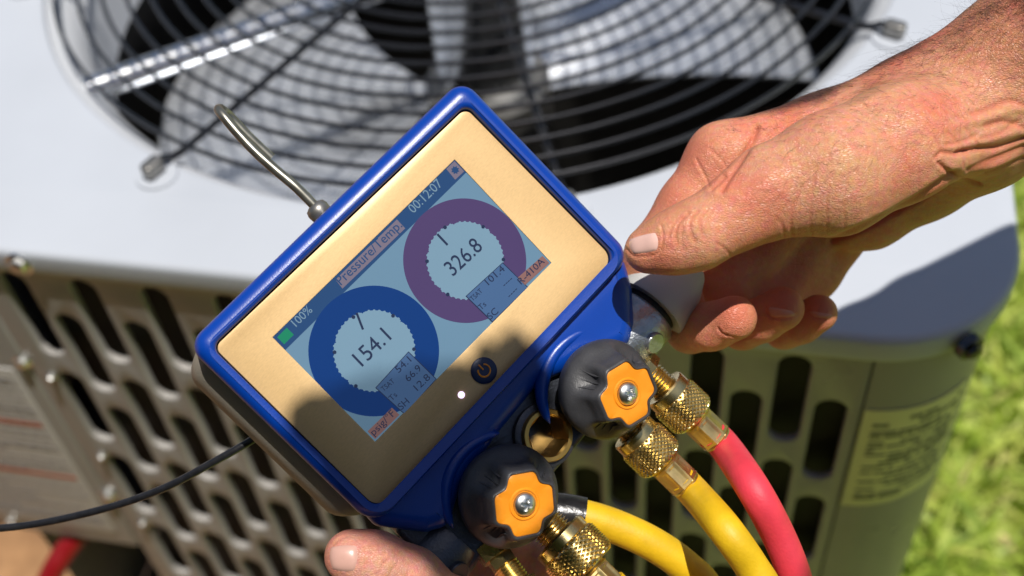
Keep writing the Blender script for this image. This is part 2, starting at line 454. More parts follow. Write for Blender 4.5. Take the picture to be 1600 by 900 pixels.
# screws on lip and panels
def screw(x, z, y, r=0.0046, m=M_STEEL, d=(0, -1, 0), parent=AC):
    Mq = frame((x, y, z), d)
    n = 24
    v = joinVF([lathe([(-0.004, r * 1.55), (0.0006, r * 1.55), (0.0012, r * 1.35), (0.0012, r)], Mq, n, cap0=False),
                lathe([(0.001, r), (0.0030, r), (0.0038, r * 0.8), (0.0040, r * 0.3)], Mq, 6, cap0=False)])
    return mk('screw', *v, m, parent, 30)
screw(-0.1755, -0.0098, -HY, 0.0052); screw(-0.2165, -0.108, CY, 0.004); screw(-0.2015, -0.120, CY - .0002, 0.0022)
screw(-0.1995, -0.2085, CY, 0.0022); screw(-0.214, -0.2625, CY - 0.001, 0.0042); screw(-0.1985, -0.2965, CY, 0.0022); screw(-0.326, -0.300, CY - 0.0016, 0.004); screw(-0.318, -0.325, CY - 0.001, 0.004)
ca = R_(38); screw(0.2795 + (cr + .0075) * math.sin(ca), -0.011, CY + cr - (cr + .0085) * math.cos(ca), 0.0045, M_BLACK, (math.sin(ca), -math.cos(ca), 0))
# inside: coil, inner box of the valve recess, base
def ringwall(x0, x1, y0, y1, z0, z1, t):
    return joinVF([box(((x0 + x1) / 2, y0, (z0 + z1) / 2), (x1 - x0, t, z1 - z0)), box(((x0 + x1) / 2, y1, (z0 + z1) / 2), (x1 - x0, t, z1 - z0)),
                   box((x0, (y0 + y1) / 2, (z0 + z1) / 2), (t, y1 - y0 - t, z1 - z0)), box((x1, (y0 + y1) / 2, (z0 + z1) / 2), (t, y1 - y0 - t, z1 - z0))])
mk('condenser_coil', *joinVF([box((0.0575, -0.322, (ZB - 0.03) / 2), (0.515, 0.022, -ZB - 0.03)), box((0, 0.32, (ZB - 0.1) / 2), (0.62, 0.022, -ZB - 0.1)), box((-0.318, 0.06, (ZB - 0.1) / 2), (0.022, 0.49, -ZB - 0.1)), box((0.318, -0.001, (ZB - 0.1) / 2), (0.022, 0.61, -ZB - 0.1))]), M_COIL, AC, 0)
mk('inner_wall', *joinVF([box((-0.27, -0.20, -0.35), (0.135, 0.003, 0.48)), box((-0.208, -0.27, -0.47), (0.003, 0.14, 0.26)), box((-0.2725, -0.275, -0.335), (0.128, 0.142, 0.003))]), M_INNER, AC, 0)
mk('base_pan', *plate(rpoly([(-xr, CY), (xr, CY), (xr, -CY), (-xr, -CY)], 0.06, 8), [], GZ + 0.055, ZB, 0.006), M_CAB, AC)
# rating label wrapped round the right corner
def on_corner(s, off):   # s = arc length from x = 0.2795
    t = s / cr
    if s < 0: return (0.2795 + s, CY - off)
    return (0.2795 + (cr + off) * math.sin(t), CY + cr - (cr + off) * math.cos(t))
def wrap(s0, s1, z0, z1, off, n=12):
    V = []; F = []
    for i in range(n + 1):
        x, y = on_corner(s0 + (s1 - s0) * i / n, off)
        x2, y2 = on_corner(s0 + (s1 - s0) * i / n, off - 0.0003)
        V += [(x, y, z0), (x, y, z1), (x2, y2, z1), (x2, y2, z0)]
    for i in range(n):
        a = i * 4; b_ = a + 4
        F += [(a, b_, b_ + 1, a + 1), (a + 1, b_ + 1, b_ + 2, a + 2), (a + 2, b_ + 2, b_ + 3, a + 3), (a + 3, b_ + 3, b_, a)]
    F += [(0, 1, 2, 3), (n * 4 + 3, n * 4 + 2, n * 4 + 1, n * 4)]
    return V, F
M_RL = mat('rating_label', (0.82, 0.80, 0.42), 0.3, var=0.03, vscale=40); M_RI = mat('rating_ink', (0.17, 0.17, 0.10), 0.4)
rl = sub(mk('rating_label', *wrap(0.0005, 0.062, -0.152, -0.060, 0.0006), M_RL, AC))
LT = []
z = -0.067
while z > -0.146:
    s = 0.006; hh = random.choice([0.0016, 0.0016, 0.0026])
    while s < 0.057:
        wl = random.uniform(0.003, 0.014); wl = min(wl, 0.058 - s)
        if random.random() < 0.8: LT.append(wrap(s, s + wl, z - hh, z, 0.0009, 4))
        s += wl + 0.0015
    z -= hh + random.choice([0.0016, 0.0022, 0.0040])
tag(mk('label_print', *joinVF(LT), M_RI, rl, 0), None, kind='stuff')

AC.matrix_world = Matrix.Translation((0, 0, KU * (GZ + 0.06))) @ Matrix.Scale(KU, 4)

# ------------------------------------------------------------------ manifold gauge
GS = 0.84
rx, ry, rz = 0.1025, 0.2144, 0.7942
RM = Matrix.Rotation(rz, 3, 'Z') @ Matrix.Rotation(ry, 3, 'Y') @ Matrix.Rotation(rx, 3, 'X')
GT = Vector((-0.0409, -0.0046, -0.5024)) * GS
GM = CAMM @ (Matrix.Translation(GT) @ RM.to_4x4()); GMI = GM.inverted()
def G(px, py, c=0.0):
    o = GMI @ CAM_POS; d = (GMI.to_3x3() @ (P(px, py, 1.0) - CAM_POS))
    t = (c - o.z) / d.z; return o + d * t
def G2(px, py, c=0.0): return G(px, py, c).xy
def cdir(x, y, z): return (GMI.to_3x3() @ (CAMM.to_3x3() @ Vector((x, y, z)))).normalized()
U = 0.000229     # metres per photo pixel on the gauge

GA = empty('manifold_gauge', GM, 'blue digital manifold gauge with gold face plate and colour screen, held over the unit', 'gauge')
ROOTM['manifold_gauge'] = Matrix()      # parts are modelled in the gauge's own frame
def gk(name, VF, m, parent=None, smooth=35): return mk(name, VF[0], VF[1], m, parent or GA, smooth, world=False)

L, T, Rr, B = [G2(*q, -0.006) for q in ((292, 541), (718, 128), (980, 402), (583, 823))]
rim_out = rpoly([L, B, Rr, T], [0.0065, 0.009, 0.0075, 0.0068], 8)
pl = [G2(*q) for q in ((331, 543), (590, 799), (961, 405), (727, 166))]
plate_out = rpoly(pl, [0.0035, 0.0055, 0.0055, 0.0035], 8)
plate_hole = rpoly(pl, [0.0035, 0.0055, 0.0055, 0.0035], 8)[::-1]
# bumper rim (raised, rounded)
gk('bumper', plate(rim_out, [plate_hole], -0.016, 0.0036, 0.0052, nb=5, hole_bev=0.0022), M_BLUE, smooth=50)
# skirt towards the valves
sk = [G2(x, y, -0.008) for x, y in ((560, 790), (585, 822), (665, 832), (700, 822), (718, 766), (770, 686), (840, 600), (918, 566), (982, 540), (990, 505), (986, 450), (974, 405), (940, 400))]
gk('skirt', plate(rpoly(sk, [0.002, 0.005, 0.004, 0.006, 0.01, 0.02, 0.02, 0.01, 0.006, 0.006, 0.01, 0.004, 0.002], 5), [], -0.024, -0.0022, 0.0065, nb=5), M_BLUE, smooth=50)
for cx, cy, a0, a1 in ((948, 612, 150, 262), (796, 776, 150, 262)):
    c0 = G2(cx, cy, -0.002); pts = []
    for k in range(17):
        a = R_(a0 + (a1 - a0) * k / 16) ; d = Vector((math.cos(a), -math.sin(a)))   # image angles
        q = G2(cx + 100 * math.cos(a), cy + 100 * math.sin(a), -0.002); pts.append(Vector((q.x, q.y, -0.0040)))
    rr = [0.0026 * math.sin(math.pi * k / 16) ** 0.5 + 0.0003 for k in range(17)]
    gk('arch_rib', tube(pts, rr, 10), M_BLUE, smooth=80)
# back shell, bulging past the bumper at both ends
def back_shell():
    base = rpoly([L, B, Rr, T], [0.010, 0.012, 0.012, 0.010], 8); cen = sum(base, Vector((0, 0))) / len(base)
    rings = []
    for (c, ea, eb) in ((-0.0085, -0.003, -0.003), (-0.012, 0.0005, -0.0022), (-0.017, 0.005, -0.002), (-0.026, 0.0078, -0.003), (-0.034, 0.0072, -0.004), (-0.040, 0.004, -0.007), (-0.044, -0.002, -0.012), (-0.0455, -0.012, -0.022)):
        ring = []
        for p in base:
            q = p - cen; hx, hy = 0.068, 0.045
            e = ea * (1.0 if q.x < 0 else 0.95)
            ring.append(Vector((cen.x + q.x + e * max(-1, min(1, q.x / hx)), cen.y + q.y + eb * max(-1, min(1, q.y / hy)), c)))
        rings.append(ring)
    return surf(rings)
shell = sub(gk('back_shell', back_shell(), M_SHELL, smooth=50))
for px, py, ln in ((388, 672, 9), (420, 706, 9), (498, 770, 8)):
    q = G(px, py, -0.026); gk('grip_notch', plate(rpoly([(-.0016, -ln * U * 2), (.0022, -ln * U * 2.0), (.0022, ln * U * 2), (-.0016, ln * U * 2)], 0.001, 3), [], -0.006, 0.006, 0.0008, Matrix.Translation((q.x + 0.0030, q.y, -0.026))), M_SHELL, shell)
# face plate
scr = [G2(*q) for q in ((426, 527), (586, 690), (861, 411), (710, 250))]
gk('face_gap', plate(plate_out, [], -0.004, -0.0004, 0.0003), M_GAP)
inset = [p - n * 0.0005 for p, n in zip(plate_out, normals2(plate_out))]
gk('face_plate', plate(inset, [list(reversed([Vector(q) for q in scr]))], -0.002, 0.0006, 0.0003, nb=2), M_GOLD)

# ---- screen
def lcd(name, rgb, e=0.10):
    c = sl_(rgb); return mat(name, tuple(v * 0.30 for v in c), 0.12, spec=0.5, emit=c, estr=0.36, var=0.03, vscale=40)
S_BG = lcd('lcd_pale', (122, 160, 188)); S_HEAD = lcd('lcd_header', (46, 84, 134)); S_BLUE = lcd('lcd_blue', (18, 66, 138))
S_PUR = lcd('lcd_purple', (92, 74, 122)); S_IN = lcd('lcd_inner', (138, 174, 198)); S_TXT = lcd('lcd_dark', (46, 58, 90)); S_LT = lcd('lcd_lettering', (136, 168, 190))  # dark tones lightened: haze over the screen is put into the colours
S_TAB = lcd('lcd_tab', (138, 128, 146)); S_BOX = lcd('lcd_box', (84, 118, 164)); S_GRN = lcd('lcd_green', (36, 150, 110)); S_ORG = lcd('lcd_orange', (160, 118, 112))
scro = [p + (sum((Vector(q) for q in scr), Vector((0, 0))) / 4 - Vector(p)) * -0.002 for p in (Vector(q) for q in scr)]
SCR = sub(gk('screen', plate(scro, [], -0.0012, 0.0002, 0.0001, nb=1), S_BG, smooth=0))
tl, bl, br, tr = [Vector(q) for q in scr]
ax = (tr - tl).normalized(); W = (tr - tl).length; H = (tl - bl).length; ay = (tl - bl).normalized()
def flat(name, pts, lay, m):
    cx = [Vector(p) for p in pts]
    ar = sum(cx[i].x * cx[(i + 1) % len(cx)].y - cx[i].y * cx[(i + 1) % len(cx)].x for i in range(len(cx)))
    if ar < 0: cx = cx[::-1]
    z0 = 0.0002 + lay * 0.00006
    n = len(cx)
    V = [(p.x, p.y, z0) for p in cx] + [(p.x, p.y, z0 - 0.00005) for p in cx]
    F = [tuple(range(n)), tuple(range(2 * n - 1, n - 1, -1))] + [(i, i + n, (i + 1) % n + n, (i + 1) % n) for i in range(n)]
    return gk(name, (V, F), m, SCR, 0)
def quadpx(*q): return [G2(*p) for p in q]
hd = 27 * U
flat('header_bar', [tl, tr, tr - ay * hd, tl - ay * hd], 1, S_HEAD)
def annulus(c, ro, ri, m, lay, name):
    flat(name, circ(c.x, c.y, ro, 96), lay, m)
    n = 240; pts = []
    for i in range(n):
        a = 2 * math.pi * i / n
        rr = ri + 0.00035 * (1 if (i % 5) in (0, 1) else 0) - (0.0005 if (i % 40) in (0, 1, 2) else 0)
        pts.append(c + Vector((math.cos(a), math.sin(a))) * rr)
    flat('dial_centre', pts, lay + 1, S_IN)
cb = G2(585, 548); cp = G2(727, 407)
annulus(cb, 100.5 * U, 62 * U, S_BLUE, 2, 'dial_ring'); annulus(cp, 98.5 * U, 61 * U, S_PUR, 2, 'dial_ring')
for c, m in ((cb, S_TXT), (cp, S_TXT)):
    n = 36
    for i in range(0, n, 6):
        a = 2 * math.pi * i / n + 0.3
        q = c + Vector((math.cos(a), math.sin(a))) * 61 * U; flat('tick_dot', circ(q.x, q.y, 3.0 * U, 10), 5, m)
def bar(p, q, wpx, lay, m, name):
    p = Vector(p); q = Vector(q); d = (q - p).normalized(); s = Vector((-d.y, d.x)) * wpx * U / 2
    flat(name, [p - s, q - s, q + s, p + s], lay, m)
bar(G2(557, 489), G2(567, 515), 3.5, 5, S_TXT, 'needle'); bar(G2(683, 366), G2(699, 383), 3.5, 5, S_TXT, 'needle')
for q in (((586, 606), (632, 648), (682, 592), (638, 549)), ((727, 463), (769, 504), (825, 449), (785, 410))):
    pts = quadpx(*q); flat('readout_frame', pts, 5, S_TXT)
    c = sum(pts, Vector((0, 0))) / 4; flat('readout_box', [c + (p - c) * 0.965 for p in pts], 6, S_BOX)
flat('mode_tab', quadpx((524, 437), (535, 451), (633, 357), (620, 343)), 2, S_TAB)
flat('settings_tab', quadpx((697, 264), (710, 252), (725, 268), (711, 281)), 2, S_TAB)
flat('battery_icon', quadpx((433, 527), (444, 538), (459, 523), (448, 512)), 2, S_GRN)
flat('unit_tab', quadpx((574, 674), (586, 686), (624, 648), (612, 637)), 5, S_ORG)
flat('refrigerant_tab', quadpx((804, 438), (816, 449), (858, 411), (847, 400)), 5, S_ORG)
gc = G2(711, 266); gear = []
for i in range(32):
    a = 2 * math.pi * i / 32; gear.append(gc + Vector((math.cos(a), math.sin(a))) * U * (6.5 if (i // 2) % 2 else 4.8))
flat('gear_icon', gear, 3, S_HEAD)
def lettering(s, p0, p1, hpx, m, lay=8, name='lettering', bold=0.0):
    """text with its baseline from pixel p0 to pixel p1"""
    cu = bpy.data.curves.new(name, 'FONT'); cu.body = s; cu.size = 1.0; cu.offset = bold; cu.resolution_u = 3
    t = bpy.data.objects.new(name, cu); me = bpy.data.meshes.new_from_object(t); bpy.data.objects.remove(t)
    co = np.empty(len(me.vertices) * 3); me.vertices.foreach_get('co', co); co = co.reshape(-1, 3)
    a = G2(*p0); b_ = G2(*p1); d = (b_ - a); ln = d.length; d.normalize(); up = Vector((-d.y, d.x))
    x0, x1 = co[:, 0].min(), co[:, 0].max(); sx = ln / (x1 - x0); sy = hpx * U / 0.70
    q = np.empty_like(co)
    for k in range(2): q[:, k] = a[k] + (co[:, 0] - x0) * sx * d[k] + co[:, 1] * sy * up[k]
    q[:, 2] = 0.0002 + lay * 0.00006
    me.vertices.foreach_set('co', q.ravel()); me.update(); me.name = name
    return mko(name, me, m, SCR if lay < 20 else GA, 0, world=False)
lettering('100%', (463, 511), (489, 486), 13, S_LT, 3)
lettering('Pressure/Temp.', (533, 446), (629, 354), 15, S_HEAD, 4)
lettering('00:12:07', (646, 334), (692, 289), 15, S_LT, 3)
lettering('154.1', (566, 573), (612, 529), 25, S_TXT, 7)
lettering('326.8', (708, 432), (755, 388), 25, S_TXT, 7)
lettering('TSAT', (599, 612), (617, 597), 8, S_TXT); lettering('54.1', (623, 583), (643, 564), 11, S_TXT)
lettering('Ts', (612, 627), (621, 618), 9, S_TXT); lettering('66.9', (638, 597), (659, 577), 11, S_TXT)
lettering('SH', (627, 641), (640, 629), 11, S_TXT); lettering('12.8', (652, 611), (673, 591), 11, S_TXT)
lettering('TSAT', (738, 471), (754, 456), 8, S_TXT); lettering('101.4', (763, 446), (789, 422), 11, S_TXT)
lettering('Ts', (751, 485), (760, 477), 9, S_TXT); lettering('----', (788, 449), (801, 437), 9, S_TXT)
lettering('SC', (766, 500), (779, 488), 11, S_TXT); lettering('----', (796, 466), (809, 453), 9, S_TXT)
lettering('psig/°F', (584, 681), (618, 647), 11, S_TXT); lettering('R-410A', (814, 445), (851, 410), 11, S_TXT)
for c in (cb, cp):
    for i, s in enumerate(('0', '100', '200', '300', '400')):
        pass

# power button and lamp
q = G2(756, 579, 0.0008)
pb = sub(gk('power_button', lathe([(0.0004, 0.0048), (0.0011, 0.0048), (0.0013, 0.0045), (0.0013, 0.002)], Matrix.Translation((q.x, q.y, 0)), 40), mat('navy_button', (0.006, 0.018, 0.075), 0.4)))
arc = [(q.x + 0.00225 * math.cos(R_(90 + 38 + (360 - 76) * k / 24)), q.y + 0.00225 * math.sin(R_(90 + 38 + (360 - 76) * k / 24)), 0.00135) for k in range(25)]
gk('power_symbol', joinVF([tube(arc, 0.00032, 6), tube([(q.x, q.y + 0.0004, 0.00135), (q.x, q.y + 0.0029, 0.00135)], 0.00032, 6)]), M_ORANGE, pb)
q = G2(721, 617, 0.0008)
gk('indicator_lamp', lathe([(0.0004, 0.0013), (0.0009, 0.0012), (0.0013, 0.0008), (0.0014, 0.0002)], Matrix.Translation((q.x, q.y, 0)), 24), mat('lamp_white', (0.8, 0.75, 0.9), 0.2, emit=(0.75, 0.6, 1.0), estr=1.6))

# valve block: bar below the face with a socket, round ends and end caps
mc0 = G(690, 862, -0.016); mc1 = G(985, 520, -0.016)
md = (mc1 - mc0).normalized(); md.z = 0; md.normalize(); mp = Vector((-md.y, md.x, 0))
MB = Matrix.Translation(mc0) @ Matrix((md, mp, Vector((0, 0, 1)))).transposed().to_4x4(); mlen = (mc1 - mc0).length
blk = [(-0.006, -0.0115), (mlen - 0.004, -0.0115), (mlen - 0.004, 0.02), (-0.006, 0.02)]
sg = G(852, 680, -0.009); sgl = MB.inverted() @ sg
gk('valve_block', plate(rpoly(blk, 0.003, 4), [circ(sgl.x, sgl.y, 0.0092, 40, True)], -0.014, 0.0065, 0.002, MB, hole_bev=0.0004), M_DKCAST)
Msg = Matrix.Translation((sg.x, sg.y, -0.0095)) @ frame((0, 0, 0), Vector((0.10, -0.10, 1)), md)
gk('socket_boss', lathe([(-0.006, 0.0128), (0.0008, 0.0122), (0.0014, 0.0110), (0.0014, 0.0096)], Msg, 40, cap0=False, cap1=False), M_DKCAST)
def hexr(a, t, r):
    if r < 0.0076 or t > 0.0015: return r
    return r
gk('brass_socket', joinVF([lathe([(0.0000, 0.0100), (0.0032, 0.0099), (0.0038, 0.0095), (0.0038, 0.0080)], Msg, 48, cap0=False, cap1=False),
    lathe([(0.0038, 0.0081), (0.0030, 0.0076), (-0.012, 0.0074)], Msg, 48, rfun=lambda a, t, r: r if r > 0.008 else 0.0072 / max(0.866, math.cos((a % R_(60)) - R_(30))), cap0=False, cap1=False)]), mat('socket_brass', (0.72, 0.43, 0.11), 0.36, 1.0, var=0.12, vscale=180), smooth=25)
gk('socket_floor', lathe([(-0.014, 0.0085), (-0.0112, 0.0085), (-0.0108, 0.006), (-0.0106, 0.003), (-0.0105, 0.0004)], Msg, 32), mat('socket_black', (0.004, 0.006, 0.008), 0.25))  # near-black disc closing the hole, so its inside shows dark
for sgn in (1, -1):
    o = mc1 + md * -0.004 if sgn > 0 else mc0 + md * 0.004
    o = Vector((o.x, o.y, -0.019)); d = md * sgn + Vector((0, 0, -0.05)); Me = frame(o, d, (0, 0, 1))
    end = sub(gk('block_end', lathe([(-0.004, 0.0125), (0.0, 0.0135), (0.006, 0.0138), (0.013, 0.0140), (0.0145, 0.0132), (0.0145, 0.011), (0.020, 0.011)], Me, 48), M_DIECAST if sgn > 0 else M_DKCAST, smooth=40))
    gk('end_groove', lathe([(0.0140, 0.0118), (0.0185, 0.0118)], Me, 40), M_GAP, end)
    gk('end_cap', lathe([(0.0172, 0.0128), (0.0172, 0.0152), (0.0182, 0.0156), (0.027, 0.0150), (0.033, 0.0132), (0.040, 0.0100), (0.0412, 0.009), (0.0412, 0.002)], Me, 48,
        rfun=lambda a, t, r: r * (1 - (0.10 * max(0, math.cos(2 * a)) * max(0, min(1, (t - 0.025) / 0.012))))), M_BOOT, end, smooth=40)
    bz = o + d.normalized() * 0.006
    Mq = frame(o + d.normalized() * 0.0055, Vector((mp.x * -0.55, mp.y * -0.55, 0.83)), d)
    gk('end_plug', lathe([(0.0118, 0.0042), (0.0146, 0.0042), (0.0150, 0.0038), (0.0150, 0.001)], Mq, 24), M_DIECAST if sgn > 0 else M_DKCAST, end)

# knobs
def knob(base_px, face_px, rb_px, cbase, hgt, rot):
    bpos = G(*base_px, cbase)
    top = G(*face_px, cbase + hgt)
    d = (top - bpos); h = d.length
    M = frame(bpos, d, md)
    Rb = rb_px * U; n = 96
    def S0(a):           # outline of the grip: four shallow bites between straight lobes
        ph = (a - rot) % (math.pi / 2); ph = math.degrees(min(ph, math.pi / 2 - ph))
        return 0.74 + 0.24 * (ph / 21) ** 1.7 if ph < 21 else 0.98 * math.cos(R_(24)) / math.cos(R_(45 - ph))
    cache = {}
    def S(a, depth):
        key = round(a, 5)
        if key not in cache: cache[key] = sum(S0(a + R_(k_)) for k_ in (-6, -3, 0, 3, 6)) / 5
        return 1 - (1 - cache[key]) * depth
    prof = []
    for k in range(22):
        t = k / 21
        prof.append((t, Rb * (0.94 + 0.06 * math.sin(math.pi * min(1, t * 1.7)) - 0.20 * max(0, t - 0.30) ** 1.6 / 0.7 ** 1.6)))
    rings = []
    for (t, r) in prof:
        dep = 1.0 * max(0, (t - 0.34) / 0.66) ** 1.1 + 0.85 * math.exp(-((t - 0.72) / 0.16) ** 2)
        rings.append([M @ Vector((r * S(a, dep) * math.cos(a), r * S(a, dep) * math.sin(a), h * t * 0.955)) for a in (2 * math.pi * j / n for j in range(n))])
    r_top = prof[-1][1]
    for (e, z) in ((0.98, 0.990), (0.95, 1.02), (0.90, 1.025), (0.87, 1.0), (0.87, 0.9)):
        rings.append([M @ Vector((r_top * e * S(a, 1.0) * math.cos(a), r_top * e * S(a, 1.0) * math.sin(a), h * z)) for a in (2 * math.pi * j / n for j in range(n))])
    K = sub(gk('knob', surf(rings), M_RUB, smooth=60))
    ins = []
    for (e, z) in ((0.868, 0.95), (0.868, 0.992), (0.84, 1.004), (0.60, 0.99), (0.36, 0.975), (0.34, 0.975)):
        dd = 1.0 if e > 0.5 else 0.0
        ins.append([M @ Vector((r_top * e * S(a, dd) * math.cos(a), r_top * e * S(a, dd) * math.sin(a), h * z)) for a in (2 * math.pi * j / n for j in range(n))])
    gk('knob_face', surf(ins), M_ORANGE, K, smooth=40)
    rs = 18.5 * U
    gk('screw_ring', lathe([(h * 0.97, rs * 1.36), (h * 0.985, rs * 1.36), (h * 1.005, rs * 1.28), (h * 1.005, rs * 1.18), (h * 0.985, rs * 1.1)], M, 40, cap0=False, cap1=False), M_ORANGE, K)
    # domed screw head with a cross recess
    V = []; F = []; m2 = 40; nr = 22
    for i in range(nr + 1):
        rr = rs * i / nr
        for j in range(m2):
            a = 2 * math.pi * j / m2; x, y = rr * math.cos(a), rr * math.sin(a)
            z = h * 0.985 + 0.0024 * math.sqrt(max(0, 1 - (rr / rs) ** 2)) ** 0.9
            aw = rs * 0.15
            if (abs(x) < aw and abs(y) < rs * 0.52) or (abs(y) < aw and abs(x) < rs * 0.52): z -= 0.0013 * (1 - 0.5 * rr / rs)
            c_, s_ = math.cos(0.5), math.sin(0.5)
            V.append(M @ Vector((x * c_ - y * s_, x * s_ + y * c_, z)))
    for i in range(nr):
        for j in range(m2):
            k = (j + 1) % m2; F.append((i * m2 + j, (i + 1) * m2 + j, (i + 1) * m2 + k, i * m2 + k))
    gk('screw_head', (V, F), M_STEEL, K, smooth=30)
    # grip ridges inside the dents
    for q in range(4):
        a0 = rot + q * math.pi / 2
        for da in (-0.20, 0.0, 0.20):
            a = a0 + da; pts = []
            for t in (0.55, 0.68, 0.80, 0.90):
                r = np.interp(t, [p_[0] for p_ in prof], [p_[1] for p_ in prof]) * S(a, max(0, (t - 0.34) / 0.66) ** 1.1 + 0.85 * math.exp(-((t - 0.72) / 0.16) ** 2))
                pts.append(M @ Vector((r * math.cos(a), r * math.sin(a), h * t * 0.955)))
            gk('grip_ridge', tube(pts, [0.0001, 0.00042, 0.00042, 0.0001], 8), M_RUB, K, smooth=80)
    gk('valve_stem', lathe([(-0.010, Rb * 0.62), (0.001, Rb * 0.62)], M, 32), M_DKCAST, K)
knob((936, 606), (981, 615), 81, -0.004, 0.019, 0.42)
knob((787, 771), (820, 788), 82, -0.004, 0.019, 0.08)

# hanging hook
hk0 = G(496, 330, -0.020)
pts = [G(506, 338, -0.020), G(490, 320, -0.020), G(462, 292, -0.020), G(430, 265, -0.021), G(398, 236, -0.022), G(370, 206, -0.023), G(350, 182, -0.024), G(342, 172, -0.027), G(346, 171, -0.033), G(360, 183, -0.037), G(385, 210, -0.038), G(424, 247, -0.039)]
hk = sub(gk('hook', tube(catmull(pts, 6), 0.0019, 14), M_HOOK, smooth=80))
gk('hook_collar', lathe([(-0.002, 0.0034), (0.0, 0.0042), (0.0022, 0.0044), (0.004, 0.0038), (0.0048, 0.0022)], frame(G(503, 335, -0.020), G(470, 300, -0.020) - G(503, 335, -0.020)), 32), M_DKSTEEL, hk, smooth=60)

# ------------------------------------------------------------------ hoses with brass couplings (top-level things)
def knurl(M, t0, t1, r, n_around=26, rows=7):
    na = n_around * 6; nz = rows * 6; rings = []
    for i in range(nz + 1):
        t = i / nz; z = t0 + (t1 - t0) * t; ring = []
        edge = min(1, min(t, 1 - t) * 9)
        rb = r * (1 - 0.10 * (1 - min(1, min(t, 1 - t) * 5)) ** 2)
        for j in range(na):
            u = j / 6; v = i / 6
            a_ = abs(((u + v) % 1) - 0.5) * 2; b_ = abs(((u - v) % 1) - 0.5) * 2
            hgt = min(a_, b_)
            ring.append(M @ Vector(((rb + 0.00105 * (hgt - 0.35) * edge) * math.cos(2 * math.pi * j / na), (rb + 0.00105 * (hgt - 0.35) * edge) * math.sin(2 * math.pi * j / na), z)))
        rings.append(ring)
    return surf(rings)
def coupling(root, p0, d, rn, kn=(0.004, 0.0165), fer=0.013, rf=0.0066, thread=True):
    M = frame(p0, d)
    wk = lambda name, VF, m, sm=30: mk(name, VF[0], VF[1], m, root, sm)
    wk('port_stub', lathe([(-0.009, rn * 0.50), (0.002, rn * 0.50), (0.002, rn * 0.4)], M, 28), M_BRASS)
    tp = []
    for i in range(7):
        z = -0.0075 + 0.0013 * i; tp += [(z, rn * 0.50), (z + 0.00045, rn * 0.62), (z + 0.0009, rn * 0.50)]
    wk('thread', lathe(tp, M, 28), M_BRASS, 20)
    wk('hex_port', lathe([(-0.013, rn * 0.70), (-0.0125, rn * 0.78), (-0.009, rn * 0.78), (-0.0085, rn * 0.7)], M, 6), M_BRASS, 20)
    wk('nut_collar', lathe([(0.0, rn * 0.66), (-0.0002, rn * 0.90), (0.0005, rn * 0.95), (kn[0], rn * 0.95), (kn[0], rn * 0.9)], M, 40, cap0=True), M_BRASS)
    wk('knurled_nut', knurl(M, kn[0], kn[1], rn), M_BRASS, 12)
    z = kn[1]; n = 48
    def oct_(a, t, r):
        f = math.cos(math.pi / 8) / math.cos(((a) % (math.pi / 4)) - math.pi / 8)
        u = (t - z) / fer
        if 0.12 < u < 0.9:
            pan = 0.955 if (0.24 < u < 0.80 and abs(((a) % (math.pi / 4)) - math.pi / 8) < 0.26) else 1.0
            return r * f * pan
        return r
    zs = [0, .04, .10, .13, .2, .24, .25, .5, .79, .80, .86, .895, .91, .96, 1.0]
    wk('ferrule', lathe([(z + fer * u, rf * (0.88 if u < 0.05 else 1.0 if u < 0.95 else 0.92)) for u in zs], M, 64, rfun=oct_), M_BRASS2, 22)
    return M @ Vector((0, 0, z + fer))
def gw(px, py, c): return GM @ G(px, py, c)
def hose(name, label, p_nut, p_end, c, rn, m, hose_px, rh, **kw):
    a = gw(*p_nut, c[0]); b_ = gw(*p_end, c[1])
    M = Matrix.Translation(a)
    root = empty(name, M, label, 'hose', 'service hoses on the gauge')
    end = coupling(root, a, b_ - a, rn, **kw)
    d = (b_ - a).normalized()
    pts = [end - d * 0.004, end + d * 0.004] + [P(x, y, D) for x, y, D in hose_px]
    mk('hose_tube', *tube(catmull(pts, 8), rh, 20), m, root, 80)
    return root
hose('charging_hose', 'red hose on the lit brass coupling right of the knobs', (1037, 607), (1142, 707), (-0.012, -0.012), 0.0094, M_RED,
     [(1176, 762, .427), (1216, 836, .430), (1243, 905, .434), (1262, 985, .45), (1290, 1200, .52), (1330, 1600, .72), (1500, 1900, 1.0)], 0.0062)
hose('charging_hose', 'yellow hose on the brass coupling just below the right knob', (987, 674), (1104, 789), (-0.012, -0.010), 0.0094, M_YEL,
     [(1130, 823, .420), (1172, 882, .420), (1205, 940, .424), (1240, 1050, .45), (1270, 1300, .55), (1310, 1700, .80)], 0.0062)
hose('charging_hose', 'hose with large knurled brass nut at the bottom edge below the lower knob', (872, 838), (960, 925), (-0.008, 0.000), 0.0118, M_YEL,
     [(1010, 985, .40), (1060, 1080, .42), (1100, 1300, .52), (1140, 1700, .78)], 0.0070)
# fourth hose behind the lower knob, with a black sleeve
root = empty('charging_hose', Matrix.Translation(P(880, 800, .45)), 'yellow hose with black sleeve arching out from behind the lower knob', 'hose', 'service hoses on the gauge')
pts = catmull([P(800, 806, .452), P(850, 800, .452), P(905, 806, .452), P(960, 822, .453), P(1020, 850, .454), P(1070, 885, .456), P(1110, 930, .46), P(1160, 1050, .48), P(1200, 1300, .58), P(1240, 1700, .82)], 8)
mk('hose_tube', *tube(pts, 0.0066, 20), M_YEL, root, 80)
mk('black_sleeve', *tube(catmull([P(790, 808, .452), P(840, 800, .452), P(880, 802, .452), P(912, 808, .452)], 6), 0.0076, 20), M_CABLE, root, 40)
mk('brass_end', *lathe([(-0.02, 0.006), (0, 0.006), (0, 0.0074), (0.014, 0.0074)], frame(P(760, 812, .452), P(800, 806, .452) - P(760, 812, .452)), 24), M_BRASS, root)
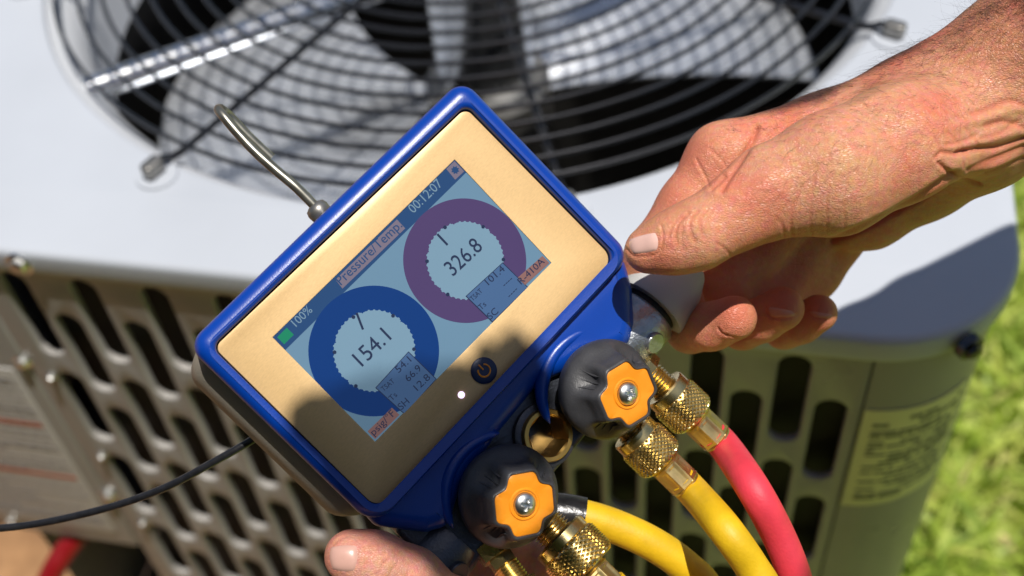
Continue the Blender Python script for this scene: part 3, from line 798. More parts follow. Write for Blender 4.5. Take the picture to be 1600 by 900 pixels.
# small brass tee hanging from the block
tee = empty('brass_tee', Matrix.Translation(gw(778, 865, -0.012)), 'small brass valve fitting hanging below the lower knob', 'fitting')
Mt = frame(gw(756, 838, -0.014), gw(812, 915, -0.006) - gw(756, 838, -0.014))
mk('hex_body', *lathe([(0, 0.004), (0.003, 0.0045), (0.003, 0.0068), (0.009, 0.0068), (0.0095, 0.0052), (0.013, 0.0050)], Mt, 6), M_BRASS, tee, 20)
mk('thread', *lathe([(0.013 + 0.0006 * i, 0.0052 if i % 2 else 0.0046) for i in range(14)], Mt, 28), M_BRASS, tee, 20)
mk('cap_nut', *lathe([(0.021, 0.0045), (0.0215, 0.0070), (0.029, 0.0070), (0.030, 0.006)], Mt, 6), M_BRASS, tee, 20)

# cable to the left, red pipe at the service valves
cab = tube(catmull([P(470, 640, .455), P(430, 664, .45), P(388, 691, .446), P(330, 724, .446), P(262, 760, .450), P(190, 787, .455), P(110, 808, .460), P(40, 821, .464), P(-40, 829, .468), P(-260, 850, .49), P(-500, 1000, .6)], 8), 0.00150, 14)
tag(mk('sensor_cable', *cab, M_CABLE, smooth=80), 'thin black cable running left from the gauge', 'cable')
rp = tube(catmull([P(150, 790, .93 * KU), P(128, 826, .93 * KU), P(104, 858, .93 * KU), P(84, 890, .93 * KU), P(62, 940, .94 * KU), P(20, 1040, 1.0 * KU), P(-40, 1160, 1.05 * KU)], 8), 0.0105, 16)
tag(mk('red_pipe', *rp, mat('dark_red_hose', (0.22, 0.004, 0.007), 0.4), smooth=80), 'dark red hose coming out below the access panel', 'hose')

# ------------------------------------------------------------------ person: signed-distance hands
D0 = 0.435
def cpt(px, py, zmm):
    D = D0 * 1000 - zmm
    return np.array([(px - 800) / FPX * D, -(py - 450) / FPX * D, -D]), D / FPX

class SDF:
    def __init__(self, lo, hi, vox):
        self.lo = np.array(lo, float); self.vox = vox
        self.n = np.ceil((np.array(hi) - self.lo) / vox).astype(int) + 1
        self.new()
    def new(self): self.d = np.full(self.n, 60.0, np.float32)
    def block(self, pmin, pmax):
        a = np.clip(np.floor((pmin - self.lo) / self.vox).astype(int), 0, self.n); b = np.clip(np.ceil((pmax - self.lo) / self.vox).astype(int) + 1, 0, self.n)
        return tuple(slice(i, j) for i, j in zip(a, b)), a, b
    def cone(self, field, A, Bp, ra, rb, k, flat=1.0, fdir=None):
        m = max(ra, rb) * max(1, flat) + k + 6
        sl, a, b = self.block(np.minimum(A, Bp) - m, np.maximum(A, Bp) + m)
        if np.any(b <= a): return
        xs = [self.lo[i] + self.vox * np.arange(a[i], b[i], dtype=np.float32) for i in range(3)]
        X = np.stack(np.meshgrid(*xs, indexing='ij'), -1).astype(np.float32)
        ba = (Bp - A).astype(np.float32); pa = X - A.astype(np.float32)
        t = np.clip(pa @ ba / max(1e-6, float(ba @ ba)), 0, 1)
        v = pa - t[..., None] * ba
        if fdir is not None and flat != 1.0:
            f = (fdir / np.linalg.norm(fdir)).astype(np.float32); c = v @ f
            v = v + (c / flat - c)[..., None] * f
        d = np.sqrt((v * v).sum(-1)) - (ra + t * (rb - ra))
        o = field[sl]
        if k > 0:
            h = np.clip(0.5 + 0.5 * (o - d) / k, 0, 1); field[sl] = o * (1 - h) + d * h - k * h * (1 - h)
        else: field[sl] = np.minimum(o, d)
    def chain(self, pts, k, kj=4.0):
        """pts: (px, py, zmm, rpx[, flat]): a limb smoothly joined into the field"""
        C3 = [cpt(*p[:3]) for p in pts]; m = max(p[3] * c[1] for p, c in zip(pts, C3)) + k + kj + 8
        sl, a, b = self.block(np.min([c[0] for c in C3], 0) - m, np.max([c[0] for c in C3], 0) + m)
        T = SDF.__new__(SDF); T.vox = self.vox; T.lo = self.lo + a * self.vox; T.n = b - a
        if np.any(T.n <= 0): return
        f = np.full(T.n, 60.0, np.float32)
        for p, q, (A, s1), (Bq, s2) in zip(pts[:-1], pts[1:], C3[:-1], C3[1:]):
            T.cone(f, A, Bq, p[3] * s1, q[3] * s2, kj, p[4] if len(p) > 4 else 1.0, np.array([0, 0, 1.0]))
        d = self.d[sl]; h = np.clip(0.5 + 0.5 * (d - f) / k, 0, 1); self.d[sl] = d * (1 - h) + f * h - k * h * (1 - h)
    def mesh(self):
        d = self.d; s = d < 0
        acc = np.zeros(tuple(np.array(d.shape) - 1) + (3,), np.float32); cnt = np.zeros(tuple(np.array(d.shape) - 1), np.float32)
        nx, ny, nz = np.array(d.shape) - 1
        corners = [(i, j, k) for i in (0, 1) for j in (0, 1) for k in (0, 1)]
        for c in corners:
            for axis in range(3):
                if c[axis]: continue
                e = list(c); e[axis] = 1
                A = d[c[0]:c[0] + nx, c[1]:c[1] + ny, c[2]:c[2] + nz]; Bq = d[e[0]:e[0] + nx, e[1]:e[1] + ny, e[2]:e[2] + nz]
                x = (A < 0) != (Bq < 0)
                t = np.where(x, A / np.where(x, A - Bq, 1), 0)
                p = np.array(c, np.float32)
                for q in range(3): acc[..., q] += np.where(x, (t if q == axis else p[q]), 0)
                cnt += x
        act = cnt > 0
        idx = np.full(act.shape, -1, np.int64); idx[act] = np.arange(act.sum())
        ijk = np.argwhere(act)
        V = self.lo + self.vox * (ijk + acc[act] / cnt[act][:, None])
        F = []
        for axis in range(3):
            o = [0, 0, 0]; o[axis] = 1
            A = s[:-1 if o[0] else None, :-1 if o[1] else None, :-1 if o[2] else None]
            Bq = s[1 if o[0] else 0:, 1 if o[1] else 0:, 1 if o[2] else 0:]
            e = np.argwhere(A != Bq); u, v = [(1, 2), (2, 0), (0, 1)][axis]
            ok = (e[:, u] > 0) & (e[:, v] > 0) & (e[:, u] < d.shape[u] - 1) & (e[:, v] < d.shape[v] - 1); e = e[ok]
            fl = s[tuple(e.T)]
            def cell(du, dv):
                c = e.copy(); c[:, u] -= du; c[:, v] -= dv; return idx[tuple(c.T)]
            q = np.stack([cell(1, 1), cell(0, 1), cell(0, 0), cell(1, 0)], 1)
            q[~fl] = q[~fl][:, ::-1]; F.append(q)
        F = np.concatenate(F); F = F[(F >= 0).all(1)]
        return V, F

def skin_mat(name, base, red, dark):
    m = bpy.data.materials.new(name); m.use_nodes = True
    n = m.node_tree.nodes; l = m.node_tree.links; b = n['Principled BSDF']
    b.inputs['Roughness'].default_value = 0.40; b.inputs['Specular IOR Level'].default_value = 0.45
    b.inputs['Subsurface Weight'].default_value = 0.08; b.inputs['Subsurface Radius'].default_value = (1.0, 0.35, 0.18); b.inputs['Subsurface Scale'].default_value = 0.0025
    tc = n.new('ShaderNodeTexCoord')
    t = n.new('ShaderNodeTexNoise'); t.inputs['Scale'].default_value = 38; t.inputs['Detail'].default_value = 6; l.new(tc.outputs['Object'], t.inputs[0])
    r = n.new('ShaderNodeValToRGB'); e = r.color_ramp.elements
    e[0].position = 0.28; e[0].color = (*red, 1); e[1].position = 0.72; e[1].color = (*dark, 1); x = e.new(0.5); x.color = (*base, 1)
    l.new(t.outputs['Fac'], r.inputs[0])
    t3 = n.new('ShaderNodeTexNoise'); t3.inputs['Scale'].default_value = 420; t3.inputs['Detail'].default_value = 4; l.new(tc.outputs['Object'], t3.inputs[0])
    mx = n.new('ShaderNodeMix'); mx.data_type = 'RGBA'; mx.blend_type = 'OVERLAY'; mx.inputs['Factor'].default_value = 0.42
    l.new(r.outputs[0], mx.inputs['A']); l.new(t3.outputs['Color'], mx.inputs['B'])
    hs = n.new('ShaderNodeHueSaturation'); hs.inputs['Saturation'].default_value = 1.0
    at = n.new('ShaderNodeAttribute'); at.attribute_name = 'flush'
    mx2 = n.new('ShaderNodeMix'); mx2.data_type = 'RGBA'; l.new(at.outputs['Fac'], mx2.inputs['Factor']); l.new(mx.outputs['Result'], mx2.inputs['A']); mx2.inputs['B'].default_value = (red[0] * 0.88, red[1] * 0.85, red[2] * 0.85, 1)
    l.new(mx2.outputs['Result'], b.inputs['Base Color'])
    v = n.new('ShaderNodeTexVoronoi'); v.inputs['Scale'].default_value = 1300; v.feature = 'DISTANCE_TO_EDGE'
    mp_ = n.new('ShaderNodeMapping'); mp_.inputs['Rotation'].default_value = (0.4, 0.3, 0.5); mp_.inputs['Scale'].default_value = (0.5, 1.5, 1.0); l.new(tc.outputs['Object'], mp_.inputs[0]); l.new(mp_.outputs[0], v.inputs['Vector'])
    t4 = n.new('ShaderNodeTexNoise'); t4.inputs['Scale'].default_value = 260; t4.inputs['Detail'].default_value = 7; l.new(mp_.outputs[0], t4.inputs[0])
    sm = n.new('ShaderNodeMath'); sm.operation = 'MINIMUM'; sm.inputs[1].default_value = 0.18; l.new(v.outputs['Distance'], sm.inputs[0])
    ad = n.new('ShaderNodeMath'); ad.operation = 'MULTIPLY_ADD'; ad.inputs[1].default_value = 1.6; l.new(sm.outputs[0], ad.inputs[0]); l.new(t4.outputs['Fac'], ad.inputs[2])
    bp = n.new('ShaderNodeBump'); bp.inputs['Strength'].default_value = 0.70; bp.inputs['Distance'].default_value = 0.0007
    l.new(ad.outputs[0], bp.inputs['Height']); l.new(bp.outputs[0], b.inputs['Normal'])
    return m

def seg_dist(px, py, poly):
    best = np.full(px.shape, 1e9)
    for (x0, y0), (x1, y1) in zip(poly[:-1], poly[1:]):
        dx, dy = x1 - x0, y1 - y0; t = np.clip(((px - x0) * dx + (py - y0) * dy) / max(1e-9, dx * dx + dy * dy), 0, 1)
        best = np.minimum(best, np.hypot(px - x0 - t * dx, py - y0 - t * dy))
    return best
def smooth_line(p, per=5): return [(v.x, v.y) for v in catmull([Vector((x, y, 0)) for x, y in p], per)]

def relax(V, F, it):
    e = np.concatenate([F[:, [0, 1]], F[:, [1, 2]], F[:, [2, 3]], F[:, [3, 0]]]); n = len(V)
    deg = np.bincount(e[:, 0], minlength=n) + np.bincount(e[:, 1], minlength=n)
    V = V.copy()
    for i in range(it):
        A = np.empty_like(V)
        for k in range(3): A[:, k] = np.bincount(e[:, 0], V[e[:, 1], k], n) + np.bincount(e[:, 1], V[e[:, 0], k], n)
        V += 0.5 * (A / np.maximum(deg, 1)[:, None] - V)
    return V
def split4(V, F):
    n = len(V); nf = len(F)
    e = np.sort(np.concatenate([F[:, [0, 1]], F[:, [1, 2]], F[:, [2, 3]], F[:, [3, 0]]]), 1)
    key = e[:, 0].astype(np.int64) * n + e[:, 1]; u, inv = np.unique(key, return_inverse=True)
    em = (V[u // n] + V[u % n]) / 2; fc = V[F].mean(1)
    E_ = (n + inv).reshape(4, nf).T; C_ = (n + len(u) + np.arange(nf))
    Q = [np.stack([F[:, i], E_[:, i], C_, E_[:, i - 1]], 1) for i in range(4)]
    return np.concatenate([V, em, fc]), np.concatenate(Q)

def hand_mesh(name, S, m, parent, creases, bulges, flush):
    creases = [(p, w_ * 0.8, d_ * 0.72) for p, w_, d_ in creases]
    V, F = S.mesh()
    V = relax(V, F, 4); V, F = split4(V, F); V = relax(V, F, 3)
    me2 = bpy.data.meshes.new(name); me2.from_pydata(V.tolist(), [], F.tolist()); me2.update()
    nV = len(V); co = V
    no = np.empty(nV * 3, np.float32); me2.vertex_normals.foreach_get('vector', no); no = no.reshape(-1, 3)
    px = 800 + FPX * co[:, 0] / -co[:, 2]; py = 450 - FPX * co[:, 1] / -co[:, 2]
    vd = -co / np.linalg.norm(co, axis=1)[:, None]; facing = np.clip(((no * vd).sum(1) + 0.05) * 4, 0, 1)
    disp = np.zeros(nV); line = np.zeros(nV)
    for poly, wpx, dep in creases:
        x_, y_ = zip(*poly); g = 6 * wpx
        near = np.nonzero((px > min(x_) - g) & (px < max(x_) + g) & (py > min(y_) - g) & (py < max(y_) + g))[0]
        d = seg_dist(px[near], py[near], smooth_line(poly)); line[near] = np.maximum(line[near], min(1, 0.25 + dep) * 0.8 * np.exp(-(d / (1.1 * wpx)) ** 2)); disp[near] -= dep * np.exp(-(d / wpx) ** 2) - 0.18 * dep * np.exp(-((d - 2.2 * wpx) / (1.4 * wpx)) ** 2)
    for (x, y, rx_, ry_, ang, amp) in bulges:
        c_, s_ = math.cos(R_(ang)), math.sin(R_(ang)); u = ((px - x) * c_ + (py - y) * s_) / rx_; v = (-(px - x) * s_ + (py - y) * c_) / ry_
        disp += amp * np.exp(-(u * u + v * v))
    co = co + no * (disp * facing)[:, None]
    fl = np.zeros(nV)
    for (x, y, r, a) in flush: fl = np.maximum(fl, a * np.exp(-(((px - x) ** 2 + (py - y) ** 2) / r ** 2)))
    fl = np.maximum(fl, line * facing)  # crease lines: redder pigment, plus fold shading put into the colour
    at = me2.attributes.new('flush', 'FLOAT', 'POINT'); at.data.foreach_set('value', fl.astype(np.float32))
    me2.vertices.foreach_set('co', (co / 1000).ravel()); me2.update()
    me2.transform(CAMM); me2.name = name
    ob = mko(name, me2, m, parent, 180)
    tri = [tuple(p.vertices) for p in me2.polygons]
    bvh = BVHTree.FromPolygons([v.co.copy() for v in me2.vertices], tri)
    return ob, bvh

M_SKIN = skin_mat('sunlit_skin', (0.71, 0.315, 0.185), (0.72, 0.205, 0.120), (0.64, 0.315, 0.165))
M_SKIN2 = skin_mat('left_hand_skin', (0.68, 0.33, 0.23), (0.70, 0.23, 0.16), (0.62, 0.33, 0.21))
M_NAIL2 = mat('finger_nail_pink', (0.64, 0.28, 0.19), 0.35)
M_NAIL = mat('finger_nail', (0.74, 0.47, 0.40), 0.25, var=0.06, vscale=150, spec=0.5)
PE = empty('person', Matrix.Translation(P(1300, 300, 0.45)), 'bare-armed person holding the gauge with both hands', 'person')

def nail(parent, bvh, outline, up=0.00045, n=12, m=None):
    """outline: four pixel corners (base-left, base-right, tip-right, tip-left)"""
    a, b_, c, d = [Vector(q) for q in outline]
    V = []; F = []
    for i in range(n + 1):
        for j in range(n + 1):
            u, v = i / n, j / n
            # squash the square towards a rounded rectangle
            uu, vv = u * 2 - 1, v * 2 - 1
            x = uu * math.sqrt(1 - 0.22 * vv * vv); y = vv * math.sqrt(1 - 0.22 * uu * uu)
            u2, v2 = (x + 1) / 2, (y + 1) / 2
            q = a * (1 - u2) * (1 - v2) + b_ * u2 * (1 - v2) + c * u2 * v2 + d * (1 - u2) * v2
            o = P(q.x, q.y, 0.2); dr = (P(q.x, q.y, 1.0) - CAM_POS).normalized()
            hit, nn, _, _ = bvh.ray_cast(o, dr)
            if hit is None:
                hit, nn, _, _ = bvh.find_nearest(P(q.x, q.y, (CAM_POS - V[-1]).length if V else 0.415))
            e = max(abs(uu), abs(vv)); lift = up * (1 - e ** 6 * 1.5) + 0.0004 * (1 - uu * uu) * 0.5
            V.append(hit + nn * lift)
    for i in range(n):
        for j in range(n):
            F.append((i * (n + 1) + j, (i + 1) * (n + 1) + j, (i + 1) * (n + 1) + j + 1, i * (n + 1) + j + 1))
    return mk('finger_nail', V, F, m or M_NAIL, parent, 180)

def right_hand():
    S = SDF((10, -50, -548), (392, 300, -322), 1.2)
    # palm and back of the hand, forearm
    body = [
        ([(2420, -560, 62, 165), (2000, -230, 36, 150, 0.85), (1780, -55, 20, 140, 0.85), (1620, 92, 7, 124, 0.8), (1530, 152, -2, 112, 0.8)], 1),
        ([(1530, 150, 0, 110, 0.8), (1430, 170, -8, 84), (1290, 213, -18, 66), (1130, 248, -24, 53)], 10),      # index side of the back
        ([(1530, 165, -10, 100, 0.8), (1400, 190, -32, 72), (1175, 240, -44, 54)], 10),                          # middle
        ([(1520, 190, -18, 95), (1400, 232, -48, 66), (1225, 272, -58, 50)], 10),                                # ring
        ([(1530, 215, -12, 82), (1440, 266, -38, 76), (1352, 320, -52, 68), (1300, 338, -62, 54)], 9),           # heel of the palm
        ([(1500, 195, 8, 78), (1400, 226, 16, 90), (1300, 272, 20, 94), (1205, 300, 20, 70)], 9),                # ball of the thumb
    ]
    for pts, k in body: S.chain(pts, k, kj=6)
    S.chain([(1205, 300, 20, 70), (1150, 332, 22, 57), (1088, 367, 23, 53), (1050, 380, 22, 46), (1012, 391, 20, 37)], 6, kj=5)   # thumb
    S.chain([(1130, 248, -24, 53), (1075, 322, -25, 46), (1020, 398, -27, 42), (985, 470, -36, 34), (962, 520, -40, 30)], 7, kj=4)  # index
    S.chain([(1170, 240, -44, 52), (1080, 330, -47, 46), (1046, 430, -46, 41), (1078, 515, -34, 36), (1112, 510, -24, 37), (1147, 497, -15, 36)], 4, kj=3)
    S.chain([(1225, 272, -58, 48), (1150, 360, -62, 44), (1118, 450, -60, 40), (1160, 512, -47, 34), (1190, 500, -38, 34), (1222, 482, -30, 35)], 3, kj=3)
    S.chain([(1300, 330, -64, 50), (1255, 405, -68, 42), (1210, 470, -66, 36), (1225, 515, -56, 30), (1252, 506, -48, 30), (1279, 489, -41, 30)], 3, kj=3)
    S.chain([(1240, 300, -52, 58), (1180, 392, -62, 46), (1120, 450, -58, 42)], 4, kj=4)
    S.chain([(1290, 320, -60, 56), (1236, 405, -70, 46), (1178, 462, -66, 40)], 3, kj=4)
    S.chain([(1325, 338, -66, 52), (1270, 425, -74, 42), (1238, 474, -70, 36)], 3, kj=4)
    cr_ = []
    # thumb knuckle folds
    for poly, w_, d_ in [
        ([(1044, 372), (1052, 352), (1060, 342), (1066, 340)], 3, .5), ([(1058, 382), (1056, 362), (1064, 345), (1076, 334)], 3, .7),
        ([(1086, 378), (1078, 358), (1082, 340), (1092, 330)], 3, .7), ([(1100, 372), (1094, 352), (1098, 336), (1106, 328)], 3, .55), ([(1070, 392), (1064, 374), (1068, 356)], 2.5, .4),
        ([(1112, 360), (1108, 342), (1114, 326)], 2.5, .35),
        ([(1145, 405), (1136, 392), (1120, 380)], 3, .4),
        # web between thumb and index
        ([(1128, 298), (1142, 274), (1160, 246), (1176, 218), (1182, 200)], 6, 1.5), ([(1112, 296), (1124, 286), (1132, 276)], 4, 1.0), ([(1088, 250), (1100, 272), (1108, 290)], 3, .6), ([(1108, 232), (1124, 246), (1136, 262)], 3, .4),
        # base of the thumb
        ([(1238, 372), (1236, 350), (1242, 318), (1252, 290)], 3, .45), ([(1226, 370), (1222, 352), (1212, 338)], 2.5, .4), ([(1268, 368), (1266, 340), (1270, 300), (1276, 260)], 2.5, .3), ([(1292, 362), (1292, 320), (1298, 280)], 2.5, .25), ([(1320, 355), (1320, 310), (1326, 270)], 2.5, .2),
        # crease under the ball of the thumb
        ([(1300, 376), (1360, 350), (1420, 318), (1462, 290), (1490, 270)], 6, 1.8),
        # wrist folds
        ([(1462, 246), (1472, 238), (1490, 240), (1510, 236)], 4, .9), ([(1466, 254), (1484, 270), (1506, 280), (1530, 288)], 4, 1.2), ([(1478, 226), (1500, 222), (1524, 212)], 3.5, .6), ([(1540, 268), (1566, 258), (1600, 246)], 4, .8), ([(1530, 216), (1560, 208), (1590, 190)], 4, .6), ([(1496, 238), (1530, 232), (1560, 230), (1600, 216)], 5, 1.3),
        ([(1510, 262), (1530, 254), (1560, 244), (1600, 228)], 5, 1.0), ([(1520, 178), (1545, 170), (1575, 158), (1600, 164)], 6, .8), ([(1540, 196), (1570, 190), (1600, 200)], 5, .7), ([(1444, 200), (1462, 216), (1470, 236)], 3, .4), ([(1430, 178), (1452, 196), (1468, 212)], 2.5, .3),
        ([(1480, 205), (1496, 222), (1504, 236)], 3, .35), ([(1500, 195), (1518, 212), (1526, 230)], 3, .3),
        # finger tips: nail folds
        ([(1122, 513), (1127, 520), (1136, 524)], 2.4, .6), ([(1136, 524), (1160, 529), (1180, 524)], 2.4, .35), ([(1197, 476), (1196, 488), (1206, 497)], 2.2, .6), ([(1206, 497), (1224, 499), (1246, 492)], 2.0, .4), ([(1262, 484), (1272, 494), (1288, 499)], 2.2, .4),
        # thumb nail fold
        ([(1033, 352), (1036, 372), (1030, 394), (1010, 401), (990, 400), (978, 388)], 2.4, .55)]:
        cr_.append((poly, w_, d_))
    for i in range(26):      # fine lines running across the wrist and the ball of the thumb
        x = 1180 + i * 13; y = 232 + 14 * math.sin(i * 1.7)
        y += 30 * math.sin(i * 2.3); cr_.append(([(x, y), (x + 7 + 5 * math.sin(i), y + 20 + 9 * math.sin(i * 3)), (x + 3 + 6 * math.cos(i * 1.3), y + 50 + 16 * math.cos(i))], 1.8, .13 + .06 * math.sin(i * 5)))
    bul = [(1190, 292, 46, 30, -20, 1.6), (1078, 352, 26, 16, -25, 0.8), (1500, 254, 24, 12, -8, 1.3), (1545, 256, 34, 9, -14, 1.6), (1560, 212, 60, 8, -14, 1.2), (1555, 180, 60, 8, -16, 0.9), (1330, 170, 100, 9, -22, 0.7), (1300, 200, 80, 8, -20, 0.5), (1380, 150, 70, 9, -24, 0.6), (1150, 480, 14, 10, 0, 0.5)]
    fl = [(1195, 300, 42, .55), (1145, 490, 50, .95), (1225, 475, 46, .95), (1280, 480, 40, .95), (1080, 240, 60, .7), (1130, 262, 50, .6), (1020, 412, 60, .5), (1030, 300, 60, .6), (1400, 80, 120, .25), (1560, 30, 120, .35)]
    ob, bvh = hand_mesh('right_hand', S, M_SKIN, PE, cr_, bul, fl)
    tag(ob, 'right hand and hairy forearm from the upper right, thumb on the gauge')
    ROOTM[ob.name] = Matrix()
    nail(ob, bvh, [(1027, 360), (1030, 393), (988, 399), (979, 373)])
    nail(ob, bvh, [(1199, 478), (1205, 496), (1244, 495), (1238, 485)], 0.00012, m=M_NAIL2)
    nail(ob, bvh, [(1262, 485), (1274, 497), (1302, 497), (1298, 490)], 0.00010, m=M_NAIL2)
    return ob, bvh
RH, RBVH = right_hand()

def arm_hair():
    m = mat('arm_hair', (0.030, 0.020, 0.014), 0.5)
    V = []; F = []
    def strand(p, n, d, ln, r, curl):
        o = len(V); pts = []
        side = n.cross(d).normalized()
        for k in range(6):
            t = k / 5; pts.append(p + d * (ln * t) + n * (ln * (0.55 * t - 0.35 * t * t)) + side * (curl * ln * t * t))
        v, f = tube(pts, [r * (1 - 0.8 * k / 5) for k in range(6)], 3)
        V.extend(v); F.extend(tuple(i + o for i in q) for q in f)
    cnt = 0
    while cnt < 1500:
        x = random.uniform(1130, 1680); f = (x - 1130) / 470
        top = np.interp(x, [1130, 1180, 1240, 1380, 1480, 1560, 1700], [195, 172, 150, 95, 45, 0, -80])
        if random.random() < 0.62: y = top + abs(random.gauss(0, 26)) + 1.5
        else: y = top + random.uniform(0, 160)
        if random.random() > 0.25 + 0.75 * f: continue
        dr = (P(x, y, 1) - CAM_POS).normalized(); h, n, _, _ = RBVH.ray_cast(P(x, y, 0.2), dr)
        cnt += 1
        if h is None: continue
        d = (-CR * random.gauss(0.8, 0.35) + CU * random.gauss(-0.15 if y > top + 30 else 0.25, 0.5)); d = (d - n * d.dot(n)).normalized()
        edge = y < top + 16
        strand(h, n, d, random.uniform(0.004, 0.010) * (0.6 + 0.9 * f) * (1.25 if edge else 0.9), random.uniform(0.00002, 0.000042), random.gauss(0, 0.45))
    o = mk('arm_hair', V, F, m, RH, 0); o['kind'] = 'stuff'
arm_hair()

def left_hand():
    S = SDF((-80, -330, -500), (175, -70, -345), 1.3)
    for pts, k in [
        ([(1150, 1560, -10, 190), (1010, 1330, -10, 150), (930, 1190, -10, 130)], 1),
        ([(930, 1190, -10, 130), (830, 1060, -6, 110), (770, 1010, -18, 95)], 10),
        ([(880, 1120, -10, 110), (790, 1030, 0, 80), (700, 962, 8, 58)], 8)]: S.chain(pts, k, kj=6)
    S.chain([(700, 962, 8, 58), (640, 908, 16, 51), (585, 880, 22, 47), (548, 869, 24, 42)], 6, kj=5)
    for i in range(4):
        dx, dy = 55 * i, 45 * i
        S.chain([(770 + dx * .7, 1000 + dy * .7, -20, 60), (660 + dx, 960 + dy * .5, -50, 46), (640 + dx, 880 + dy * .4, -66, 40), (690 + dx, 830 + dy * .3, -64, 36)], 3, kj=3)
    cr_ = [([(566, 852), (574, 866), (570, 884), (560, 900)], 2.2, .5), ([(566, 852), (548, 838), (530, 842), (516, 856)], 2.2, .4), ([(608, 872), (598, 884), (590, 900)], 2.5, .4), ([(622, 880), (612, 892), (606, 905)], 2.5, .35), ([(590, 862), (584, 874)], 2, .25), ([(640, 890), (634, 905)], 2.5, .3)]
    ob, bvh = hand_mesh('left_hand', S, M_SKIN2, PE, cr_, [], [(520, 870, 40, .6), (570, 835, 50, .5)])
    tag(ob, 'left hand at the bottom edge, only its thumb showing'); ROOTM[ob.name] = Matrix()
    nail(ob, bvh, [(561, 849), (556, 896), (517, 893), (513, 852)], m=mat('shaded_thumb_nail', (0.62, 0.36, 0.29), 0.3, var=0.08, vscale=150))  # nail colour lowered to suit the shade on this hand
left_hand()

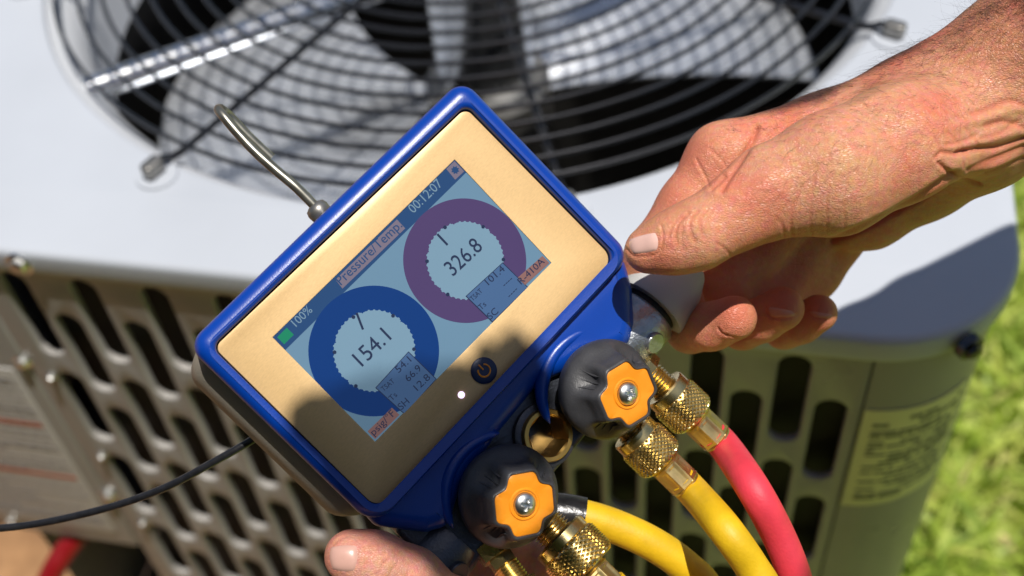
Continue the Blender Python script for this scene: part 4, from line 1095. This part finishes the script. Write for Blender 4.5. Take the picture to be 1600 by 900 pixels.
# ------------------------------------------------------------------ unseen foliage added behind the camera to shade valves and front ground
def shade_caster():
    ZC = 0.95
    SH = [[0.549,-0.534,0.02],[0.237,-0.718,0.007],[0.289,-0.722,0.013],[0.267,-0.735,0.01],[0.502,-0.538,0.015],[0.297,-0.687,0.018],[0.268,-0.722,0.022],[0.366,-0.541,0.029],[0.525,-0.534,0.019],[0.586,-0.542,0.032],[0.281,-0.701,0.022],[0.338,-0.54,0.032],[0.299,-0.733,0.006],[0.419,-0.524,0.021],[0.28,-0.715,0.023],[0.294,-0.731,0.009],[0.561,-0.508,0.02],[0.284,-0.737,0.009],[0.517,-0.543,0.023],[0.273,-0.735,0.011],[0.292,-0.744,0.007],[0.491,-0.559,0.032],[0.303,-0.697,0.019],[0.298,-0.712,0.009],[0.332,-0.732,0.007],[0.553,-0.559,0.032],[0.406,-0.534,0.021],[0.248,-0.708,0.012],[0.382,-0.524,0.032],[0.25,-0.723,0.01],[0.468,-0.545,0.02],[0.255,-0.734,0.008],[0.483,-0.541,0.016],[0.313,-0.705,0.008],[0.291,-0.738,0.012],[0.616,-0.51,0.032],[0.405,-0.511,0.032],[0.28,-0.732,0.014],[0.297,-0.742,0.006],[0.243,-0.714,0.012],[0.581,-0.515,0.032],[0.256,-0.704,0.012],[0.565,-0.535,0.032],[0.255,-0.715,0.018],[0.531,-0.554,0.032],[0.431,-0.512,0.023],[0.355,-0.526,0.032],[0.328,-0.734,0.008],[0.392,-0.544,0.018],[0.609,-0.535,0.032],[0.309,-0.707,0.008],[0.302,-0.677,0.013],[0.537,-0.53,0.013],[0.297,-0.725,0.006],[0.233,-0.713,0.006],[0.256,-0.729,0.009],[0.298,-0.737,0.008],[0.24,-0.721,0.006],[0.241,-0.707,0.006],[0.297,-0.719,0.007],[0.268,-0.705,0.018],[0.329,-0.728,0.006],[0.232,-0.717,0.006],[0.26,-0.736,0.008]]
    c = Vector((0.27, -0.77, ZC)); c2 = Vector((0.50, -0.61, ZC))
    T = empty('shade_caster', Matrix.Translation((-1.25, -1.95, GW)), 'unseen foliage added to shade the gauge and the ground in front', 'shade_caster')
    bark = mat('bark', (0.16, 0.11, 0.075), 0.9, var=0.3, vscale=30, bump=0.8, bscale=60)
    leafm = mat('leaf', (0.06, 0.13, 0.02), 0.45, var=0.3, vscale=9)
    mk('trunk', *tube(catmull([(-1.25, -1.95, GW), (-1.24, -1.94, 0.2), (-1.2, -1.97, 0.9), (-1.1, -2.1, 2.5)], 6), [0.07 - 0.0025 * i for i in range(19)], 12), bark, T, 80)
    mk('branch', *tube(catmull([(-1.2, -1.97, 0.85), (-0.8, -1.55, 1.2), (-0.3, -1.15, 1.18), (c.x - 0.05, c.y - 0.16, 1.04), (c.x + 0.01, c.y + 0.0, 1.0)], 6), [0.03 - 0.0011 * i for i in range(25)], 8), bark, T, 80)
    mk('twig', *tube(catmull([(c.x - 0.05, c.y - 0.16, 1.04), (c.x + 0.14, c.y - 0.12, 1.06), (c2.x - 0.05, c2.y - 0.03, 1.0), (c2.x + 0.06, c2.y + 0.03, 0.98)], 5), [0.006 - 0.0003 * i for i in range(16)], 6), bark, T, 80)
    V = []; F = []
    def leaf(p, ln, wd, az, tilt):
        o = len(V); d = Vector((math.cos(az), math.sin(az), math.sin(tilt))).normalized(); sd = Vector((-math.sin(az), math.cos(az), 0.15))
        for t, wf in ((0, .05), (.2, .7), (.45, 1), (.7, .75), (.9, .3), (1, .02)):
            m_ = p + d * (ln * (t - .5)) - Vector((0, 0, 0.10 * ln * (2 * t - 1) ** 2))
            V.extend([m_ - sd * (wd * wf), m_ + Vector((0, 0, -0.06 * wd)), m_ + sd * (wd * wf)])
        for i in range(5):
            b_ = o + i * 3; F.extend([(b_, b_ + 1, b_ + 4, b_ + 3), (b_ + 1, b_ + 2, b_ + 5, b_ + 4)])
    for x, y, r in SH:  # leaves clustered where shade on gauge and front panel is wanted
        for k in range(5):
            q = Vector((x + random.gauss(0, 0.15 * r), y + random.gauss(0, 0.15 * r), ZC)); dz = random.uniform(-0.12, 0.10)
            leaf(q + SUN * dz, 2.0 * r, 0.8 * r, random.uniform(0, 6.28), random.uniform(-.15, .15))
    for k in range(9000):  # wide canopy added to shade the front ground and hide sky
        x, y, z = random.uniform(-2.6, 1.1), random.uniform(-3.6, -1.5), 2.3 + random.uniform(-.15, .8)
        if ((x + 0.75) / 1.9) ** 2 + ((y + 2.55) / 1.08) ** 2 + ((z - 2.55) / 0.75) ** 2 > 1 + random.gauss(0, .12): continue
        leaf(Vector((x, y, z)), 0.13, 0.036, random.uniform(0, 6.28), random.uniform(-.6, .4))
    o = mk('caster_leaves', V, F, leafm, T, 0); o['kind'] = 'stuff'
shade_caster()

def sky_blocker():  # added out of view to block front sky and darken reflections
    H_ = empty('sky_blocker', Matrix.Translation((0.3, -2.3, GW)), 'unseen dark green foliage block added behind the camera to cut front sky', 'sky_blocker')
    mk('blocker_core', *plate(rpoly([(-3.2, -3.0), (3.8, -3.0), (3.8, -2.25), (-3.2, -2.25)], 0.2, 4), [], GW - 0.02, 1.55, 0.15), mat('blocker_twigs', (0.025, 0.028, 0.012), 0.9, var=0.4, vscale=12), H_)
    N = 9000; x = rng.uniform(-3.3, 3.9, N); z = rng.uniform(GW, 1.7, N); y = -2.23 + rng.normal(0, 0.06, N); top = rng.random(N) < 0.3
    z = np.where(top, 1.57 + rng.normal(0, 0.06, N), z); y = np.where(top, rng.uniform(-3.1, -2.2, N), y)
    c = np.stack([x, y, z], 1); d = rng.normal(0, 1, (N, 3)); d /= np.linalg.norm(d, axis=1)[:, None]; e = rng.normal(0, 1, (N, 3)); e -= (e * d).sum(1)[:, None] * d; e /= np.linalg.norm(e, axis=1)[:, None]
    V = np.stack([c - d * .04, c + e * .018, c + d * .04, c - e * .018], 1).reshape(-1, 3)
    o = mk('blocker_leaves', V.tolist(), (np.arange(N)[:, None] * 4 + np.arange(4)).tolist(), mat('blocker_leaf', (0.045, 0.085, 0.02), 0.5, var=0.3, vscale=8), H_, 0); o['kind'] = 'stuff'
sky_blocker()
